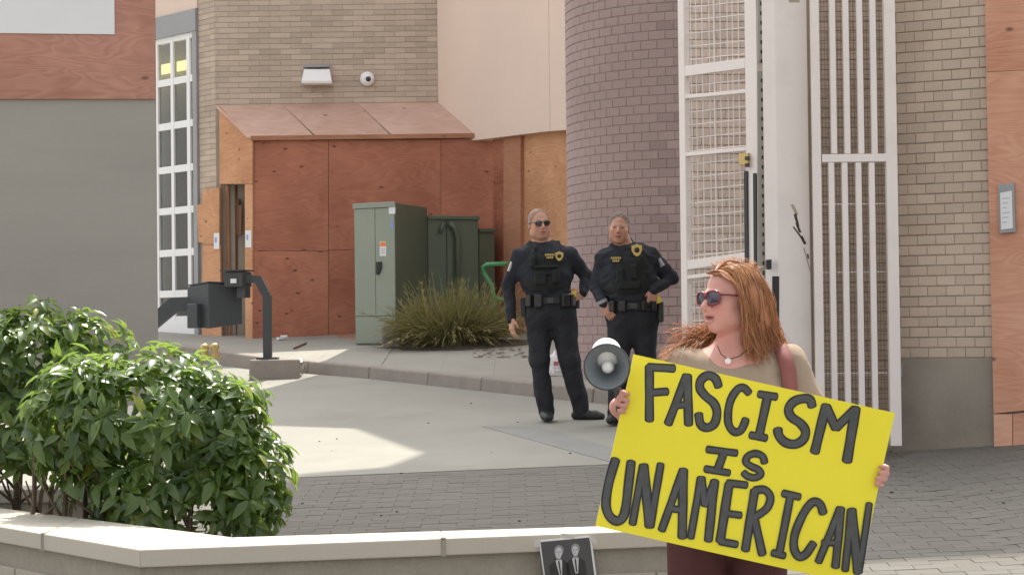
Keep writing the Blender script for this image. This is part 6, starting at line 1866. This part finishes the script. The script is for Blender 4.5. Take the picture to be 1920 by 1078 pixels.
def smooth_line(pts, curved):
    if not curved or len(pts) < 3: return pts
    P = [pts[0]] + pts + [pts[-1]]; out = []
    for k in range(len(pts) - 1):
        p0, p1, p2, p3 = P[k], P[k + 1], P[k + 2], P[k + 3]
        for i in range(6):
            t = i / 6
            out.append(0.5 * ((2 * p1) + (p2 - p0) * t + (2 * p0 - 5 * p1 + 4 * p2 - p3) * t * t + (3 * p1 - p0 - 3 * p2 + p3) * t ** 3))
    return out + [pts[-1]]
layer = [0]
def stroke(mb, pts, w, mi, lvl):
    """flat ribbon with round ends in board coordinates"""
    fine_ = [pts[0]]
    for a_, b_ in zip(pts[:-1], pts[1:]):
        m_ = max(1, int((b_ - a_).length / 0.012))
        fine_ += [a_ + (b_ - a_) * (k / m_) for k in range(1, m_ + 1)]
    pts = fine_
    n = len(pts); L_, R_ = [], []
    for i in range(n):
        t = (pts[min(i + 1, n - 1)] - pts[max(i - 1, 0)]).normalized(); s = Vector((-t.y, t.x))
        ww = w / 2 * (1 + 0.03 * math.sin(i * 0.6 + lvl * 3))
        L_.append(pts[i] + s * ww); R_.append(pts[i] - s * ww)
    def cap_(p, t, r):
        s = Vector((-t.y, t.x)); return [p + s * r * math.cos(a) + t * r * 0.55 * math.sin(a) for a in [math.pi * k / 6 for k in range(1, 6)]]
    t1 = (pts[-1] - pts[-2]).normalized(); t0 = (pts[0] - pts[1]).normalized()
    c1 = cap_(pts[-1], t1, w / 2); c0 = cap_(pts[0], t0, w / 2)
    d = 0.0006 + lvl * 0.00004
    ring = [(L_[i], R_[i]) for i in range(n)]
    vs = []; fs = []
    for l, r in ring: vs += [sp(l.x, l.y, d), sp(r.x, r.y, d)]
    for i in range(n - 1): fs.append((2 * i, 2 * i + 1, 2 * i + 3, 2 * i + 2))
    b = len(vs); vs += [sp(q.x, q.y, d) for q in c1]; fs.append(tuple([2 * n - 2] + [b + k for k in range(5)] + [2 * n - 1]))
    b = len(vs); vs += [sp(q.x, q.y, d) for q in c0]; fs.append(tuple([1] + [b + k for k in range(5)] + [0]))
    mb.add(vs, fs, mi)
LETTERS = [
    # letter: list of (curved, width, points in enlarged-photo units)
    ('F', [(0, 32, [(338, 116), (338, 362)]), (0, 30, [(335, 118), (450, 124)]), (0, 27, [(340, 236), (420, 230)])]),
    ('A', [(0, 31, [(508, 158), (424, 378)]), (0, 33, [(512, 158), (518, 380)]), (0, 24, [(455, 296), (520, 288)])]),
    ('S', [(1, 32, [(655, 205), (640, 170), (606, 156), (575, 178), (570, 215), (595, 250), (634, 284), (648, 328), (636, 378), (602, 396), (573, 380), (564, 335)])]),
    ('C', [(1, 28, [(795, 236), (772, 214), (745, 218), (714, 262), (700, 320), (702, 380), (726, 414), (756, 410), (774, 378), (780, 358)])]),
    ('I', [(0, 28, [(842, 242), (920, 254)]), (0, 32, [(880, 256), (843, 430)]), (0, 28, [(804, 430), (874, 444)])]),
    ('S', [(1, 34, [(1086, 296), (1076, 268), (1045, 262), (1002, 276), (978, 310), (990, 346), (1032, 376), (1056, 410), (1048, 448), (1010, 472), (964, 464), (935, 434), (928, 404)])]),
    ('M', [(0, 36, [(1100, 508), (1150, 296)]), (0, 34, [(1152, 300), (1196, 398)]), (0, 34, [(1198, 396), (1284, 312)]), (0, 38, [(1288, 308), (1250, 550)])]),
    ('I', [(0, 25, [(605, 496), (738, 513)]), (0, 30, [(680, 512), (652, 590)]), (0, 25, [(596, 586), (704, 604)])]),
    ('S', [(1, 25, [(868, 556), (858, 528), (825, 515), (792, 527), (782, 554), (806, 574), (840, 590), (850, 610), (825, 626), (792, 620), (772, 604)])]),
    ('U', [(1, 34, [(182, 545), (152, 650), (138, 745), (152, 800), (186, 826), (215, 810), (230, 760), (242, 660), (254, 556)])]),
    ('N', [(0, 27, [(260, 838), (308, 572)]), (0, 36, [(312, 572), (338, 848)]), (0, 27, [(342, 850), (390, 566)])]),
    ('A', [(0, 28, [(492, 592), (394, 866)]), (0, 34, [(494, 592), (488, 898)]), (0, 24, [(430, 768), (490, 774)])]),
    ('M', [(0, 26, [(527, 900), (574, 628)]), (0, 28, [(577, 628), (592, 750)]), (0, 26, [(594, 752), (638, 642)]), (0, 32, [(638, 642), (608, 912)])]),
    ('E', [(0, 34, [(704, 656), (662, 916)]), (0, 25, [(698, 650), (784, 660)]), (0, 25, [(684, 788), (756, 798)]), (0, 25, [(662, 918), (738, 932)])]),
    ('R', [(0, 32, [(822, 686), (778, 956)]), (1, 28, [(822, 684), (868, 682), (894, 716), (876, 768), (818, 808)]), (0, 30, [(820, 812), (856, 976)])]),
    ('I', [(0, 26, [(954, 698), (1028, 714)]), (0, 28, [(986, 714), (934, 974)]), (0, 25, [(904, 970), (958, 984)])]),
    ('C', [(1, 30, [(1138, 788), (1122, 746), (1088, 740), (1046, 792), (1008, 880), (1002, 946), (1024, 988), (1056, 978), (1092, 928)])]),
    ('A', [(0, 27, [(1216, 768), (1116, 1012)]), (0, 30, [(1220, 768), (1195, 1036)]), (0, 22, [(1136, 924), (1204, 926)])]),
    ('N', [(0, 26, [(1240, 1052), (1266, 776)]), (0, 36, [(1270, 776), (1300, 1062)]), (0, 24, [(1304, 1062), (1352, 748)])]),
]
lv = 0
for ch_, strokes in LETTERS:
    mb = MB()
    for c, w, pts in strokes:
        P2 = smooth_line([to_uv(*p) for p in pts], c); stroke(mb, P2, (w + 11) * K, 1, lv); lv += 1
    for c, w, pts in strokes:
        P2 = smooth_line([to_uv(*p) for p in pts], c); stroke(mb, P2, (w - 5) * K, 0, lv); lv += 1
    mb.build('painted_letter', [M['paint_grey'], M['paint_black']], pc)

# ---- megaphone ------------------------------------------------------------------------
mc = pt(1138, 688, 6.30); axis_ = Vector((-0.10, -1, 0.02)).normalized()
mg = thing('megaphone', 'grey and white megaphone pointing forward beside the left edge of the placard', 'megaphone', mc - Vector((0, 0, 0.1)))
zq = axis_.to_track_quat('Z', 'Y').to_matrix().to_4x4()
MM = Matrix.Translation(mc) @ zq
M['horn_in'] = mk('horn_grey', (0.22, 0.245, 0.255), 0.4, 0.06, 10, 0.03, 60, 0)
M['horn_rim'] = plain('horn_rim', (0.05, 0.052, 0.055), 0.5)
br = 0.073
mb = MB(); mb.lathe([(br, 0.0), (br * 0.93, -0.012), (br * 0.78, -0.035), (br * 0.55, -0.07), (br * 0.38, -0.105), (0.001, -0.106)], MM, 40); hn = mb.build('horn_interior', M['horn_in'], mg)
mb = MB(); mb.lathe([(br - 0.001, 0.004), (br + 0.004, 0.004), (br + 0.0045, -0.006), (br - 0.001, -0.007)], MM, 40); mb.build('rim', M['horn_rim'], mg)
mb = MB(); mb.lathe([(br + 0.001, -0.008), (br * 0.98, -0.016), (br * 0.84, -0.04), (br * 0.62, -0.075), (br * 0.56, -0.12), (br * 0.62, -0.14), (br * 0.62, -0.21), (br * 0.4, -0.225), (0.001, -0.226)], MM, 40); mb.build('horn_shell', M['white_plastic'], mg)
mb = MB(); mb.lathe([(0.0005, -0.028), (0.010, -0.029), (0.017, -0.034), (0.0205, -0.045), (0.0205, -0.104)], MM, 24); mb.build('driver_cone', M['white_plastic'], hn)
mb = MB(); hp_ = mc + Vector((0.0, 0.12, br * 0.7)); mb.tube([hp_ + Vector((0, -0.07, 0.0)), hp_ + Vector((0, -0.05, 0.028)), hp_ + Vector((0, 0.04, 0.03)), hp_ + Vector((0, 0.08, 0.0))], 0.014, 10); mb.lathe([(0.05 * math.sin(q * math.pi / 16), 0.05 - 0.05 * math.cos(q * math.pi / 16) - 0.05) for q in range(17)], Matrix.Translation(mc + Vector((0.004, 0.10, 0.045))), 20); mb.build('top_grip', M['white_plastic'], mg)
mb = MB(); hb_ = mc + Vector((0.015, 0.13, -0.03)); mb.tube([hb_, hb_ + Vector((0.03, 0.0, -0.06)), hb_ + Vector((0.035, 0.01, -0.12))], [0.016, 0.014, 0.015], 10); mb.build('pistol_grip', M['horn_rim'], mg)
